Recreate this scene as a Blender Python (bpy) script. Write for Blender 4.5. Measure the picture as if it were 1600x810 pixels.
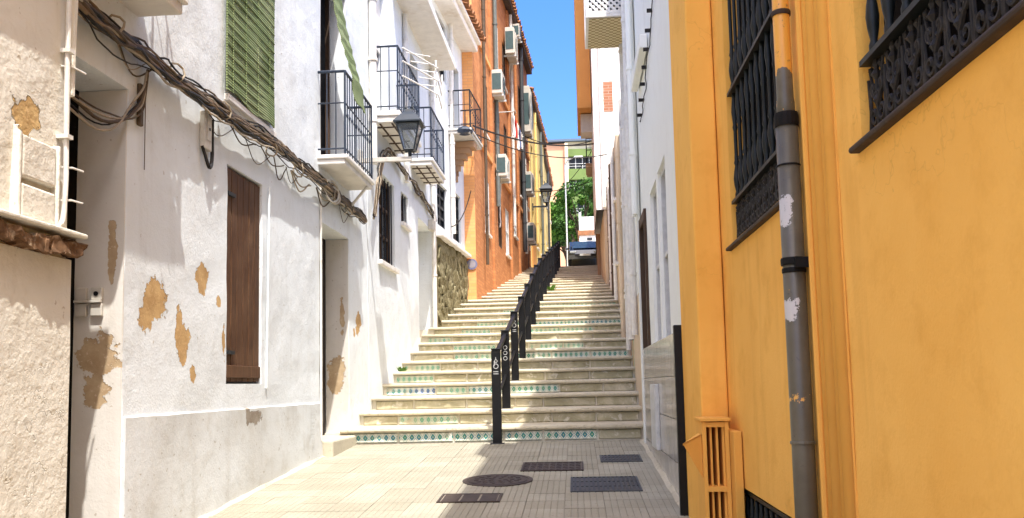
import bpy, bmesh, math, random
from mathutils import Vector, Matrix, noise
for o in list(bpy.data.objects): bpy.data.objects.remove(o)
random.seed(7)
SC = bpy.context.scene
COL = SC.collection
R = math.radians

# ------------------------------------------------------------------ camera
cd = bpy.data.cameras.new('camera'); CAM = bpy.data.objects.new('camera', cd); COL.objects.link(CAM); SC.camera = CAM
yaw, pitch, roll = R(4.013), R(5.3), R(1.25)
fw = Vector((-math.sin(yaw)*math.cos(pitch), math.cos(yaw)*math.cos(pitch), math.sin(pitch)))
rt = fw.cross(Vector((0, 0, 1))).normalized(); up = rt.cross(fw)
rt2 = rt*math.cos(roll)-up*math.sin(roll); up2 = rt*math.sin(roll)+up*math.cos(roll)
CAM.matrix_world = Matrix((rt2, up2, -fw)).transposed().to_4x4()
cd.sensor_width = 36; cd.lens = 36*1380/1600; cd.shift_y = 0.0432; cd.clip_end = 3000; cd.clip_start = .05
# ------------------------------------------------------------------ light
SUN_TO = Vector((.20, -.44, 1.0)).normalized()           # direction towards the sun
W = bpy.data.worlds.new('World'); SC.world = W; W.use_nodes = True
wn = W.node_tree.nodes; wl = W.node_tree.links
sky = wn.new('ShaderNodeTexSky'); sky.sky_type = 'NISHITA'; sky.sun_disc = False
sky.sun_elevation = math.asin(SUN_TO.z); sky.sun_rotation = math.atan2(SUN_TO.x, SUN_TO.y)
sky.air_density = 1.0; sky.dust_density = 4.5; sky.ozone_density = 3.0
bgn = wn['Background']; bgn.inputs['Strength'].default_value = 0.115
hs = wn.new('ShaderNodeHueSaturation'); hs.inputs['Saturation'].default_value = 1.45; hs.inputs['Value'].default_value = 1.0; hs.inputs['Hue'].default_value = .513
wl.new(sky.outputs[0], hs.inputs['Color']); wl.new(hs.outputs[0], bgn.inputs['Color'])
sd = bpy.data.lights.new('sun', 'SUN'); sd.energy = 2.0; sd.angle = R(.5); sd.color = (1, .965, .91)
SUN = bpy.data.objects.new('sun', sd); COL.objects.link(SUN)
SUN.rotation_euler = (-SUN_TO).to_track_quat('-Z', 'Y').to_euler(); SUN.location = (10, -20, 50)
SC.view_settings.view_transform = 'Standard'; SC.view_settings.look = 'None'
SC.view_settings.exposure = 1.98; SC.view_settings.gamma = 1; SC.view_settings.use_curve_mapping = False
try:
    SC.cycles.max_bounces = 6; SC.cycles.diffuse_bounces = 5
except Exception: pass

# ------------------------------------------------------------------ helpers
def tag(o, label=None, cat=None, group=None, kind=None):
    if label: o['label'] = label
    if cat: o['category'] = cat
    if group: o['group'] = group
    if kind: o['kind'] = kind
    return o
def root(name, loc, label=None, cat=None, group=None, kind=None, rz=0):
    o = bpy.data.objects.new(name, None); COL.objects.link(o); o.location = loc; o.rotation_euler.z = rz
    o.empty_display_size = .2
    return tag(o, label, cat, group, kind)
def wloc(o):
    v = Vector(o.location); p = o.parent
    while p: v = v+Vector(p.location); p = p.parent
    return v
class MB:
    def __init__(s): s.v = []; s.f = []; s.sm = []
    def quad(s, *p):
        n = len(s.v); s.v += [tuple(q) for q in p]; s.f.append(tuple(range(n, n+len(p)))); return s
    def add(s, vs, fs):
        n = len(s.v); s.v += [tuple(v) for v in vs]; s.f += [tuple(i+n for i in f) for f in fs]; return s
    def box(s, x0, x1, y0, y1, z0, z1):
        v = [(x, y, z) for x in (x0, x1) for y in (y0, y1) for z in (z0, z1)]
        return s.add(v, [(0,1,3,2),(4,6,7,5),(0,4,5,1),(2,3,7,6),(0,2,6,4),(1,5,7,3)])
    def obox(s, c, ax, ay, az):       # oriented box from half-axis vectors
        c, ax, ay, az = Vector(c), Vector(ax), Vector(ay), Vector(az)
        v = [c+ax*i+ay*j+az*k for i in (-1,1) for j in (-1,1) for k in (-1,1)]
        return s.add(v, [(0,1,3,2),(4,6,7,5),(0,4,5,1),(2,3,7,6),(0,2,6,4),(1,5,7,3)])
    def tube(s, pts, r, n=8, cap=True):
        pts = [Vector(p) for p in pts]; rs = r if isinstance(r, (list, tuple)) else [r]*len(pts)
        base = len(s.v); a = None
        for i, p in enumerate(pts):
            t = (pts[min(i+1, len(pts)-1)]-pts[max(i-1, 0)])
            t = t.normalized() if t.length > 1e-9 else Vector((0, 0, 1))
            if a is None:
                a = t.orthogonal().normalized()
            else:
                a = (a-t*a.dot(t)); a = a.normalized() if a.length > 1e-6 else t.orthogonal().normalized()
            b = t.cross(a)
            for k in range(n):
                w = 2*math.pi*k/n; s.v.append(tuple(p+(a*math.cos(w)+b*math.sin(w))*rs[i]))
        for i in range(len(pts)-1):
            for k in range(n):
                q = base+i*n; s.f.append((q+k, q+(k+1) % n, q+n+(k+1) % n, q+n+k))
        if cap:
            s.f.append(tuple(base+k for k in reversed(range(n)))); e = base+(len(pts)-1)*n
            s.f.append(tuple(e+k for k in range(n)))
        return s
    def lathe(s, c, prof, n=12):      # prof = [(r,z)...] about z axis at c
        base = len(s.v)
        for r, z in prof:
            for k in range(n):
                w = 2*math.pi*k/n; s.v.append((c[0]+r*math.cos(w), c[1]+r*math.sin(w), c[2]+z))
        for i in range(len(prof)-1):
            for k in range(n):
                q = base+i*n; s.f.append((q+k, q+(k+1) % n, q+n+(k+1) % n, q+n+k))
        s.f.append(tuple(base+k for k in reversed(range(n))))
        e = base+(len(prof)-1)*n; s.f.append(tuple(e+k for k in range(n)))
        return s
    def ring(s, c, u, v, r, w, n=20, th=.0):   # flat annulus in plane u,v
        c, u, v = Vector(c), Vector(u), Vector(v); base = len(s.v)
        for k in range(n):
            a = 2*math.pi*k/n; d = u*math.cos(a)+v*math.sin(a)
            s.v.append(tuple(c+d*(r-w/2))); s.v.append(tuple(c+d*(r+w/2)))
        for k in range(n):
            i = base+2*k; j = base+2*((k+1) % n); s.f.append((i, i+1, j+1, j))
        return s
    def mesh(s, name, mat, smooth=False):
        m = bpy.data.meshes.new(name); m.from_pydata(s.v, [], s.f); m.materials.append(mat)
        if smooth:
            m.polygons.foreach_set('use_smooth', [True]*len(m.polygons))
        m.update(); return m
    def build(s, name, mat, parent=None, smooth=False, bevel=0, local=False, fix=True):
        m = s.mesh(name, mat, smooth)
        if fix:
            bm = bmesh.new(); bm.from_mesh(m); bmesh.ops.recalc_face_normals(bm, faces=bm.faces); bm.to_mesh(m); bm.free()
        o = bpy.data.objects.new(name, m); COL.objects.link(o)
        if parent:
            o.parent = parent
            if not local: o.location = -wloc(parent)
        if bevel:
            b = o.modifiers.new('bevel', 'BEVEL'); b.width = bevel; b.segments = 2; b.limit_method = 'ANGLE'
        return o
def inst(mesh, name, loc, parent=None, rot=(0, 0, 0), scale=(1, 1, 1)):
    o = bpy.data.objects.new(name, mesh); COL.objects.link(o); o.rotation_euler = rot; o.scale = scale
    o.location = Vector(loc)-(wloc(parent) if parent else Vector((0, 0, 0))); o.parent = parent
    return o
def copy_tree(o, parent=None):
    c = o.copy(); COL.objects.link(c); c.parent = parent
    for ch in list(o.children): copy_tree(ch, c)
    return c

# ------------------------------------------------------------------ materials
def hexl(h):
    h = h.lstrip('#'); r = []
    for i in (0, 2, 4):
        c = int(h[i:i+2], 16)/255; r.append(c/12.92 if c <= .04045 else ((c+.055)/1.055)**2.4)
    return r
class NT:
    def __init__(s, name, rough=.8, spec=.3, metal=0):
        s.m = bpy.data.materials.new(name); s.m.use_nodes = True; s.t = s.m.node_tree; s.n = s.t.nodes; s.l = s.t.links
        s.p = s.n['Principled BSDF']; s.p.inputs['Roughness'].default_value = rough
        s.p.inputs['Specular IOR Level'].default_value = spec; s.p.inputs['Metallic'].default_value = metal
        s.pos = s.n.new('ShaderNodeNewGeometry').outputs['Position']
        s.h = None
    def noise(s, scale, detail=4, rough=.55, vec=None, dist=0, out='Fac'):
        k = s.n.new('ShaderNodeTexNoise'); k.inputs['Scale'].default_value = scale; k.inputs['Detail'].default_value = detail
        k.inputs['Roughness'].default_value = rough; k.inputs['Distortion'].default_value = dist
        s.l.new(vec or s.pos, k.inputs['Vector']); return k.outputs[out]
    def ramp(s, fac, *st, ease=False):
        k = s.n.new('ShaderNodeValToRGB'); e = k.color_ramp.elements
        if ease: k.color_ramp.interpolation = 'EASE'
        for i, (p, c) in enumerate(st):
            if i > 1: e.new(p)
            e[i].position = p
            c = (c, c, c) if isinstance(c, (int, float)) else c
            e[i].color = (*c, 1)
        s.l.new(fac, k.inputs[0]); return k.outputs[0]
    def mix(s, fac, a, b, mode='MIX'):
        k = s.n.new('ShaderNodeMix'); k.data_type = 'RGBA'; k.blend_type = mode
        for sock, v in ((k.inputs[0], fac), (k.inputs[6], a), (k.inputs[7], b)):
            if hasattr(v, 'links'): s.l.new(v, sock)
            elif isinstance(v, (int, float)) and sock.type == 'VALUE': sock.default_value = v
            else: sock.default_value = (*v, 1)
        return k.outputs[2]
    def math(s, op, a, b=0.0, clamp=False):
        k = s.n.new('ShaderNodeMath'); k.operation = op; k.use_clamp = clamp
        for i, v in ((0, a), (1, b)):
            if hasattr(v, 'links'): s.l.new(v, k.inputs[i])
            else: k.inputs[i].default_value = v
        return k.outputs[0]
    def vmul(s, v, sc, off=(0, 0, 0)):
        k = s.n.new('ShaderNodeMapping'); k.inputs['Scale'].default_value = sc; k.inputs['Location'].default_value = off
        s.l.new(v, k.inputs[0]); return k.outputs[0]
    def bump(s, h, strength=.5, dist=.01):
        k = s.n.new('ShaderNodeBump'); k.inputs['Strength'].default_value = strength; k.inputs['Distance'].default_value = dist
        s.l.new(h, k.inputs['Height'])
        if s.h is not None: s.l.new(s.h, k.inputs['Normal'])
        s.h = k.outputs[0]; s.l.new(s.h, s.p.inputs['Normal'])
    def col(s, c):
        if hasattr(c, 'links'): s.l.new(c, s.p.inputs['Base Color'])
        else: s.p.inputs['Base Color'].default_value = (*c, 1)
        return s
    def objrand(s):
        return s.n.new('ShaderNodeObjectInfo').outputs['Random']
    def objco(s):
        return s.n.new('ShaderNodeTexCoord').outputs['Object']
    def sep(s, v):
        k = s.n.new('ShaderNodeSeparateXYZ'); s.l.new(v, k.inputs[0]); return k.outputs

def plaster(name, base, stain, patch=(.52, .33, .14), patches=(), amt=.35, rough_amp=.5, fine=60, speck=True, bdist=.012, cracks=.25):
    t = NT(name, .88, .2)
    big = t.noise(.9, 5, .6); mid = t.noise(4.5, 6, .65); fi = t.noise(fine, 4, .6)
    c = t.mix(t.ramp(big, (.38, 0), (.72, amt)), base, stain)
    c = t.mix(t.ramp(mid, (.52, 0), (.78, amt*.8)), c, [stain[0]*.9, stain[1]*.88, stain[2]*.84])
    # vertical rain streaks
    st = t.noise(1, 4, .6, vec=t.vmul(t.pos, (5, 5, .35)))
    c = t.mix(t.ramp(st, (.56, 0), (.8, amt*.6)), c, [stain[0]*.75, stain[1]*.7, stain[2]*.62])
    if speck:
        sp = t.noise(23, 3, .5); c = t.mix(t.ramp(sp, (.69, 0), (.73, .55)), c, [stain[0]*.55, stain[1]*.45, stain[2]*.32])
    hgt = t.math('ADD', t.math('MULTIPLY', mid, .8), t.math('MULTIPLY', fi, .22))
    if cracks:
        v = t.n.new('ShaderNodeTexVoronoi'); v.feature = 'DISTANCE_TO_EDGE'; v.inputs['Scale'].default_value = 1.1
        wv = t.n.new('ShaderNodeVectorMath'); wv.operation = 'ADD'
        nz = t.noise(2.5, 4, .7, out='Color'); t.l.new(t.pos, wv.inputs[0]); t.l.new(nz, wv.inputs[1]); t.l.new(wv.outputs[0], v.inputs['Vector'])
        cr = t.ramp(v.outputs['Distance'], (.0, 1.0), (.008, 0.0))
        gate = t.ramp(t.noise(.8, 2, .5), (.5, 0), (.6, cracks))
        cr = t.math('MULTIPLY', cr, gate)
        c = t.mix(cr, c, [stain[0]*.4, stain[1]*.36, stain[2]*.3])
        hgt = t.math('SUBTRACT', hgt, t.math('MULTIPLY', cr, .35))
    if patches:
        wob = t.math('ADD', t.math('MULTIPLY', t.noise(7, 5, .62), .8), t.math('MULTIPLY', t.noise(26, 4, .7), .2)); cur = None
        for (c0, r0) in patches:
            k = t.n.new('ShaderNodeVectorMath'); k.operation = 'SUBTRACT'; t.l.new(t.pos, k.inputs[0]); k.inputs[1].default_value = c0
            q = t.n.new('ShaderNodeVectorMath'); q.operation = 'MULTIPLY'; t.l.new(k.outputs[0], q.inputs[0])
            q.inputs[1].default_value = [1/a if a else 0 for a in r0]
            g = t.n.new('ShaderNodeVectorMath'); g.operation = 'LENGTH'; t.l.new(q.outputs[0], g.inputs[0])
            cur = g.outputs['Value'] if cur is None else t.math('MINIMUM', cur, g.outputs['Value'])
        d = t.math('ADD', cur, t.math('MULTIPLY', t.math('SUBTRACT', wob, .5), 3.2))
        msk = t.ramp(d, (.93, 1), (.98, 0)); rim = t.ramp(d, (.9, 0), (.98, 1), (1.14, 0))
        pc = t.mix(t.ramp(t.noise(9, 5, .6), (.35, 0), (.7, 1)), patch, [patch[0]*.72, patch[1]*.66, patch[2]*.6])
        pc = t.mix(t.ramp(t.noise(40, 2, .6), (.62, 0), (.7, .6)), pc, [patch[0]*1.3, patch[1]*1.35, patch[2]*1.6])
        c = t.mix(t.math('MULTIPLY', t.ramp(d, (.97, 1), (1.35, 0)), .35), c, [stain[0]*.8, stain[1]*.76, stain[2]*.68])
        c = t.mix(msk, c, pc)
        hgt = t.math('ADD', hgt, t.math('MULTIPLY', t.ramp(d, (.9, 0), (.97, 1)), 2.2))
        hgt = t.math('ADD', hgt, t.math('MULTIPLY', rim, .9))
    t.col(c); t.bump(hgt, rough_amp, bdist)
    return t.m
def plain(name, c, rough=.6, spec=.3, metal=0, vary=.25, nscale=12, bump=.15, dirt=None):
    t = NT(name, rough, spec, metal)
    n = t.noise(nscale, 5, .6)
    cc = t.mix(t.ramp(n, (.35, 0), (.75, 1)), c, [x*(1-vary) for x in c])
    if dirt: cc = t.mix(t.ramp(t.noise(nscale*.45, 6, .7), (.55, 0), (.7, .8)), cc, dirt)
    t.col(cc)
    if bump: t.bump(n, bump, .004)
    return t.m

M = {}
L_X = -2.78
pB = [((L_X, 5.66, .62), (0, .16, .13)), ((L_X, 5.58, .5), (0, .1, .1)), ((L_X, 6.4, .87), (0, .10, .12)), ((L_X, 6.09, .33), (0, .1, .13)),
      ((L_X, 6.02, .42), (0, .05, .16)), ((L_X, 6.25, .12), (0, .05, .07)), ((L_X, 6.72, .7), (0, .05, .05)), ((L_X, 6.82, .38), (0, .04, .13)),
      ((L_X, 11.21, .84), (0, .12, .16)), ((L_X, 11.0, .7), (0, .05, .06))]
M['white'] = plaster('white_plaster', (.725, .765, .785), (.575, .585, .575), patches=pB, amt=.5, rough_amp=.6, bdist=.018, patch=(.56, .37, .17))
M['white2'] = plaster('white_plaster_upper', (.725, .765, .785), (.575, .585, .575), amt=.4, rough_amp=.7, bdist=.016)
M['plinth'] = plaster('plinth_plaster', (.66, .685, .69), (.44, .415, .365), amt=.65, rough_amp=.6,
                      patches=[((L_X+.03, 7.45, -.22), (0, .18, .06)), ((L_X+.03, 7.3, -.18), (0, .06, .1))], patch=(.30, .26, .21))
M['jamb'] = plaster('jamb_plaster', (.66, .63, .58), (.5, .46, .4), amt=.4, rough_amp=.5, patch=(.5, .38, .24),
                    patches=[((-2.93, 5.27, .22), (.12, 0, .16)), ((-2.95, 5.27, .05), (.1, 0, .12)), ((-2.86, 10.72, .9), (.03, 0, .2))])
M['cream'] = plaster('cream_rough_plaster', (.70, .67, .585), (.52, .46, .345), amt=.45, rough_amp=1.0, fine=26, bdist=.02, cracks=.4,
                     patches=[((-2.6, 3.95, 1.33), (0, .12, .09))], patch=(.58, .40, .18))
M['yellow'] = plaster('ochre_yellow_paint', (.92, .515, .115), (.80, .395, .065), amt=.8, rough_amp=.8, fine=85, speck=False, bdist=.009, cracks=.22)
M['yellow_trim'] = plaster('ochre_trim_paint', (.82, .43, .09), (.74, .36, .065), amt=.5, rough_amp=.4, fine=70, speck=False, bdist=.006, cracks=0)
M['rwhite'] = plaster('grey_white_paint', (.82, .835, .785), (.73, .735, .68), amt=.35, rough_amp=.25, fine=70, speck=False, cracks=.1)
M['gable'] = plaster('gable_white', (.85, .84, .82), (.72, .7, .66), amt=.25, rough_amp=.25, speck=False)
M['beige'] = plaster('beige_plaster', (.62, .50, .36), (.45, .34, .22), amt=.5, rough_amp=.5)
M['brownwall'] = plaster('brown_plaster', (.42, .26, .15), (.3, .18, .1), amt=.5, rough_amp=.5)
M['farorange'] = plaster('far_orange_plaster', (.62, .30, .09), (.5, .23, .07), amt=.4, rough_amp=.3, speck=False, cracks=0)
M['lemon'] = plaster('lemon_plaster', (.80, .62, .24), (.66, .48, .17), amt=.35, rough_amp=.3, speck=False, cracks=0)
M['salmon'] = plaster('salmon_plaster', (.72, .42, .26), (.62, .35, .2), amt=.3, rough_amp=.2, speck=False, cracks=0)

def brickmat(name, c1, c2, mortar, scale, axes):
    t = NT(name, .85, .2)
    s3 = t.sep(t.pos); cb = t.n.new('ShaderNodeCombineXYZ'); t.l.new(s3[axes[0]], cb.inputs[0]); t.l.new(s3[axes[1]], cb.inputs[1])
    b = t.n.new('ShaderNodeTexBrick'); b.inputs['Scale'].default_value = scale; b.inputs['Color1'].default_value = (*c1, 1)
    b.inputs['Color2'].default_value = (*c2, 1); b.inputs['Mortar'].default_value = (*mortar, 1); b.inputs['Mortar Size'].default_value = .012
    b.inputs['Brick Width'].default_value = .5; b.inputs['Row Height'].default_value = .16
    t.l.new(cb.outputs[0], b.inputs['Vector'])
    n = t.noise(3, 5, .6); c = t.mix(t.ramp(n, (.4, 0), (.7, .5)), b.outputs['Color'], [x*.75 for x in c1])
    t.col(c); t.bump(b.outputs['Fac'], -.5, .01); t.bump(t.noise(30, 4, .6), .3, .006); return t.m
M['obrick_lit'] = brickmat('orange_brick_sunlit', (.80, .39, .15), (.74, .33, .11), (.60, .30, .14), 2.2, (0, 2))  # sunlight put into the colour: lighter copy of the orange brick
M['oside_shade'] = brickmat('orange_brick_shaded', (.54, .235, .09), (.40, .155, .055), (.34, .16, .08), 2.2, (1, 2))  # same brick with the shade of the street side painted in
M['redbrick'] = brickmat('raw_brick', (.34, .15, .085), (.27, .11, .06), (.4, .32, .25), 2.0, (0, 2))

def woodmat():
    t = NT('old_brown_wood', .7, .25)
    g = t.noise(1, 6, .65, vec=t.vmul(t.pos, (60, 60, 3.2)), dist=.6)
    c = t.ramp(g, (.3, (.025, .010, .004)), (.55, (.085, .036, .014)), (.75, (.17, .08, .034)))
    c = t.mix(t.ramp(t.noise(3, 5, .6), (.45, 0), (.75, .6)), c, (.17, .095, .05))
    c = t.mix(t.math('MULTIPLY', t.objrand(), .35), c, (.08, .035, .015))
    t.col(c); t.bump(g, .5, .004); return t.m
M['wood'] = woodmat()
M['darkwood'] = plain('dark_door_wood', (.022, .013, .009), .6, vary=.5)
M['dark'] = plain('unlit_room_black', (.006, .005, .0045), .9, .1, vary=.3, bump=0)  # near-black colour stands in for the shade inside openings
M['shade_cloth'] = plain('curtain_rust', (.30, .10, .04), .9, .1, vary=.5, nscale=20)
def blindmat():
    t = NT('green_reed_blind', .75, .2)
    s3 = t.sep(t.pos)
    w = t.n.new('ShaderNodeTexWave'); w.bands_direction = 'Z'; w.inputs['Scale'].default_value = 14; w.inputs['Distortion'].default_value = .4
    t.l.new(t.pos, w.inputs['Vector'])
    c = t.mix(w.outputs['Fac'], (.10, .14, .05), (.165, .21, .09))
    n = t.noise(3, 5, .6); c = t.mix(t.ramp(n, (.45, 0), (.7, .7)), c, (.23, .26, .14))
    t.col(c); t.bump(w.outputs['Fac'], .6, .006); return t.m
M['blind'] = blindmat()
M['iron'] = plain('blue_black_iron', (.012, .016, .022), .5, .35, vary=.4, dirt=(.03, .027, .025))
M['black'] = plain('black_steel', (.004, .004, .0045), .42, .3, vary=.3, nscale=20, dirt=(.010, .009, .008))
M['grille'] = plain('dark_green_cast_iron', (.009, .013, .0125), .5, .35, vary=.5, nscale=25, dirt=(.024, .022, .018))
M['grille_lo'] = plain('weathered_cast_iron', (.020, .017, .014), .65, .3, vary=.5, nscale=30, dirt=(.055, .045, .034))
M['railblue'] = plain('slate_blue_iron', (.022, .035, .06), .5, .4, vary=.4, dirt=(.05, .052, .06))
M['lampmetal'] = plain('lantern_blue_black', (.010, .018, .027), .45, .5, vary=.3)
M['concrete'] = plain('pale_concrete', (.55, .52, .47), .85, .2, vary=.25, nscale=9, bump=.4, dirt=(.38, .34, .29))
M['slab'] = plain('balcony_slab_white', (.74, .71, .66), .85, .2, vary=.15, nscale=6, bump=.4, dirt=(.56, .5, .42))
M['pipewhite'] = plain('white_conduit', (.72, .69, .63), .6, .3, vary=.2, dirt=(.5, .44, .36))
M['pipegrey'] = plain('grey_green_pipe', (.13, .145, .13), .55, .4, vary=.3)
M['pipedark'] = plain('dark_grey_pipe', (.055, .06, .064), .55, .4, vary=.3)
def drain():
    t = NT('brown_drain_pipe', .42, .5)
    c = t.mix(t.ramp(t.noise(6, 5, .6), (.35, 0), (.7, 1)), (.125, .112, .076), (.08, .071, .049))
    s3 = t.sep(t.pos)
    top = t.math('GREATER_THAN', t.math('ADD', s3[2], t.math('MULTIPLY', t.noise(9, 4, .6), .28)), 1.36)
    c = t.mix(top, c, (.74, .36, .05))
    spots = t.ramp(t.noise(8, 5, .7), (.655, 0), (.67, 1)); c = t.mix(spots, c, (.72, .38, .08))
    nz = t.math('MULTIPLY', t.math('SUBTRACT', t.noise(24, 5, .75), .5), .14)
    zz = t.math('ADD', s3[2], nz)
    w1 = t.math('LESS_THAN', t.math('ABSOLUTE', t.math('SUBTRACT', zz, .66)), .055); w2 = t.math('LESS_THAN', t.math('ABSOLUTE', t.math('SUBTRACT', zz, .27)), .04)
    lf = t.math('LESS_THAN', t.math('ADD', s3[0], nz), .858)
    white = t.math('MULTIPLY', t.math('MAXIMUM', w1, w2), lf)
    c = t.mix(white, c, (.50, .48, .44))
    c = t.mix(t.ramp(t.noise(35, 4, .7), (.62, 0), (.7, .7)), c, (.06, .052, .042))
    t.col(c); t.bump(t.noise(25, 4, .6), .2, .003); return t.m
M['drain'] = drain()
M['rubber'] = plain('black_rubber', (.008, .0075, .007), .7, .2)
M['sill'] = plain('dark_brown_sill', (.05, .034, .024), .65, .25, vary=.4, dirt=(.10, .075, .056))
M['cable_d'] = plain('dark_cable', (.014, .011, .009), .6, .3, vary=.4)
M['cable_b'] = plain('brown_cable', (.10, .068, .040), .65, .3, vary=.4)
M['cable_m'] = plain('tan_cable', (.20, .135, .075), .65, .3, vary=.4)
M['cable_l'] = plain('cream_cable', (.36, .30, .22), .6, .3, vary=.3)
M['boxplastic'] = plain('old_cream_plastic', (.55, .52, .46), .5, .4, vary=.2, dirt=(.3, .24, .17))
M['brokenbrick'] = plain('crumbling_brick', (.21, .12, .065), .95, .1, vary=.7, nscale=28, bump=1.0, dirt=(.5, .4, .28))
M['ac'] = plain('white_ac_casing', (.54, .51, .44), .5, .4, vary=.15)
M['acdark'] = plain('ac_fan_grille', (.05, .09, .09), .5, .4)
M['tileroof'] = plain('terracotta_tile', (.38, .17, .08), .85, .2, vary=.5, nscale=7, bump=.4, dirt=(.2, .13, .08))
M['leadroof'] = plain('dark_tile_edge', (.10, .07, .055), .8, .2, vary=.4)
M['steel'] = plain('galvanised_post', (.55, .56, .54), .45, .5, vary=.2)
def glass(name, c, rough=.08):
    t = NT(name, rough, .8); t.col(c); return t.m
M['glass'] = glass('window_glass', (.03, .04, .05))
M['glass_l'] = glass('pale_window_glass', (.25, .27, .28), .2)
M['bandglass'] = plain('dark_band_glass', (.02, .024, .03), .45, .3, vary=.5, nscale=.7, bump=0)
M['shutter_d'] = plain('dark_shutter', (.022, .025, .028), .6, .3, vary=.3)
M['frame_w'] = plain('window_frame_white', (.62, .62, .6), .6, .3)
M['frame_b'] = plain('window_frame_brown', (.07, .04, .022), .6, .3)
def lampglass():
    t = NT('lantern_glass', .05, .5); t.col((.45, .5, .55)); t.p.inputs['Transmission Weight'].default_value = .8; t.p.inputs['IOR'].default_value = 1.1; return t.m
M['lampglass'] = lampglass()

def pavermat():
    t = NT('ribbed_paver', .85, .25)
    n = t.noise(2.0, 6, .65); r = t.objrand()
    c = t.ramp(n, (.3, (.285, .262, .20)), (.7, (.38, .355, .28)))
    c = t.mix(t.math('MULTIPLY', r, .65), c, (.255, .232, .17))
    c = t.mix(t.ramp(t.noise(11, 5, .7), (.6, 0), (.72, .55)), c, (.27, .22, .165))
    c = t.mix(t.ramp(t.noise(45, 2, .5), (.66, 0), (.7, .5)), c, (.15, .12, .09))
    t.col(c); t.bump(t.noise(70, 3, .6), .3, .003); return t.m
M['paver'] = pavermat()
M['mortar'] = plain('paver_mortar', (.30, .26, .205), .95, .1, vary=.3)
M['earth'] = plain('hill_ground', (.38, .33, .25), .95, .1, vary=.4, nscale=1)
def stepmat():
    t = NT('worn_step_stone', .75, .3)
    c = t.ramp(t.noise(1.6, 6, .65), (.3, (.44, .385, .27)), (.7, (.62, .555, .41)))
    c = t.mix(t.ramp(t.noise(7, 6, .7), (.56, 0), (.72, .6)), c, (.30, .24, .15))
    c = t.mix(t.ramp(t.noise(28, 4, .7), (.56, 0), (.68, .7)), c, (.20, .16, .10))
    c = t.mix(t.ramp(t.noise(.9, 3, .6), (.5, 0), (.68, .45)), c, (.30, .255, .17))
    c = t.mix(t.math('MULTIPLY', t.objrand(), .5), c, (.50, .47, .39))
    t.col(c); t.bump(t.noise(14, 5, .65), .5, .008); return t.m
M['step'] = stepmat()
def risermat():
    t = NT('riser_stone_panel', .7, .3)
    c = t.ramp(t.noise(2.2, 6, .7, dist=1.0), (.3, (.26, .24, .145)), (.48, (.40, .36, .23)), (.68, (.66, .60, .46)))
    c = t.mix(t.ramp(t.noise(5.5, 5, .7, dist=1.6), (.57, 0), (.62, .8)), c, (.74, .70, .60))
    c = t.mix(t.ramp(t.noise(10, 5, .7), (.6, 0), (.72, .7)), c, (.22, .16, .09))
    c = t.mix(t.math('MULTIPLY', t.objrand(), .4), c, (.46, .43, .29))
    t.col(c); t.bump(t.noise(12, 5, .65), .6, .008); return t.m
M['riser'] = risermat()
M['riserwhite'] = plain('riser_joint_mortar', (.70, .65, .54), .85, .2, vary=.25, nscale=8, dirt=(.4, .32, .22))
def azulejo(name, dark1, dark2, ground, fade):
    t = NT(name, .35, .5)
    s3 = t.sep(t.objco())
    u = t.math('SUBTRACT', t.math('FRACT', t.math('ADD', t.math('MULTIPLY', s3[0], 1/.084), .5)), .5)
    v = t.math('MULTIPLY', s3[2], 1/.115)
    d = t.math('ADD', t.math('ABSOLUTE', u), t.math('ABSOLUTE', v))
    d = t.math('ADD', d, t.math('MULTIPLY', t.math('SUBTRACT', t.noise(30, 3, .6), .5), .16))
    dia = t.ramp(d, (.33, 1), (.38, 0)); core = t.ramp(d, (.08, 1), (.13, 0))
    edge = t.ramp(t.math('ABSOLUTE', v), (.44, 0), (.48, 1))
    hue = t.ramp(t.noise(3.3, 3, .6), (.42, dark1), (.58, dark2))
    c = t.mix(dia, ground, hue); c = t.mix(core, c, (.55, .52, .3)); c = t.mix(edge, c, (.3, .36, .26))
    # corner arcs between the diamonds
    arc = t.ramp(t.math('ABSOLUTE', t.math('SUBTRACT', d, .56)), (.03, 1), (.06, 0)); c = t.mix(t.math('MULTIPLY', arc, .7), c, hue)
    c = t.mix(t.ramp(t.noise(5, 5, .7), (.6-fade*.3, 0), (.72-fade*.2, .9)), c, (.50, .44, .31))
    t.col(c); t.bump(t.noise(18, 4, .6), .25, .004); return t.m
M['azul'] = azulejo('green_azulejo', (.01, .27, .18), (.015, .20, .27), (.76, .75, .64), .0)
M['azulblue'] = azulejo('blue_azulejo', (.015, .10, .34), (.02, .28, .30), (.76, .78, .70), .1)
M['azulfade'] = azulejo('faded_azulejo', (.12, .38, .27), (.10, .36, .24), (.64, .63, .50), .4)

def marble():
    t = NT('beige_marble_tile', .16, .5)
    n = t.noise(2.5, 6, .65, dist=1.4)
    c = t.ramp(n, (.3, (.42, .385, .34)), (.52, (.55, .52, .47)), (.7, (.48, .44, .39)))
    c = t.mix(t.math('MULTIPLY', t.objrand(), .5), c, (.42, .38, .33))
    t.col(c); return t.m
M['marble'] = marble()
def stonewall():
    t = NT('lichen_stone', .9, .15)
    c = t.ramp(t.noise(5, 6, .7, dist=2), (.32, (.08, .07, .035)), (.5, (.19, .165, .09)), (.68, (.42, .38, .24)))
    c = t.mix(t.math('MULTIPLY', t.objrand(), .4), c, (.2, .165, .08))
    t.col(c); t.bump(t.noise(9, 6, .7, dist=2), 1.0, .03); return t.m
M['stone'] = stonewall()
M['stonemortar'] = plain('stone_wall_mortar', (.17, .14, .08), .95, .1, vary=.4)
def covermat(name, c):
    t = NT(name, .6, .4, .3); n = t.noise(9, 5, .6)
    t.col(t.mix(t.ramp(n, (.4, 0), (.7, 1)), c, [x*.6 for x in c])); t.bump(t.noise(60, 3, .6), .4, .004); return t.m
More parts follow.
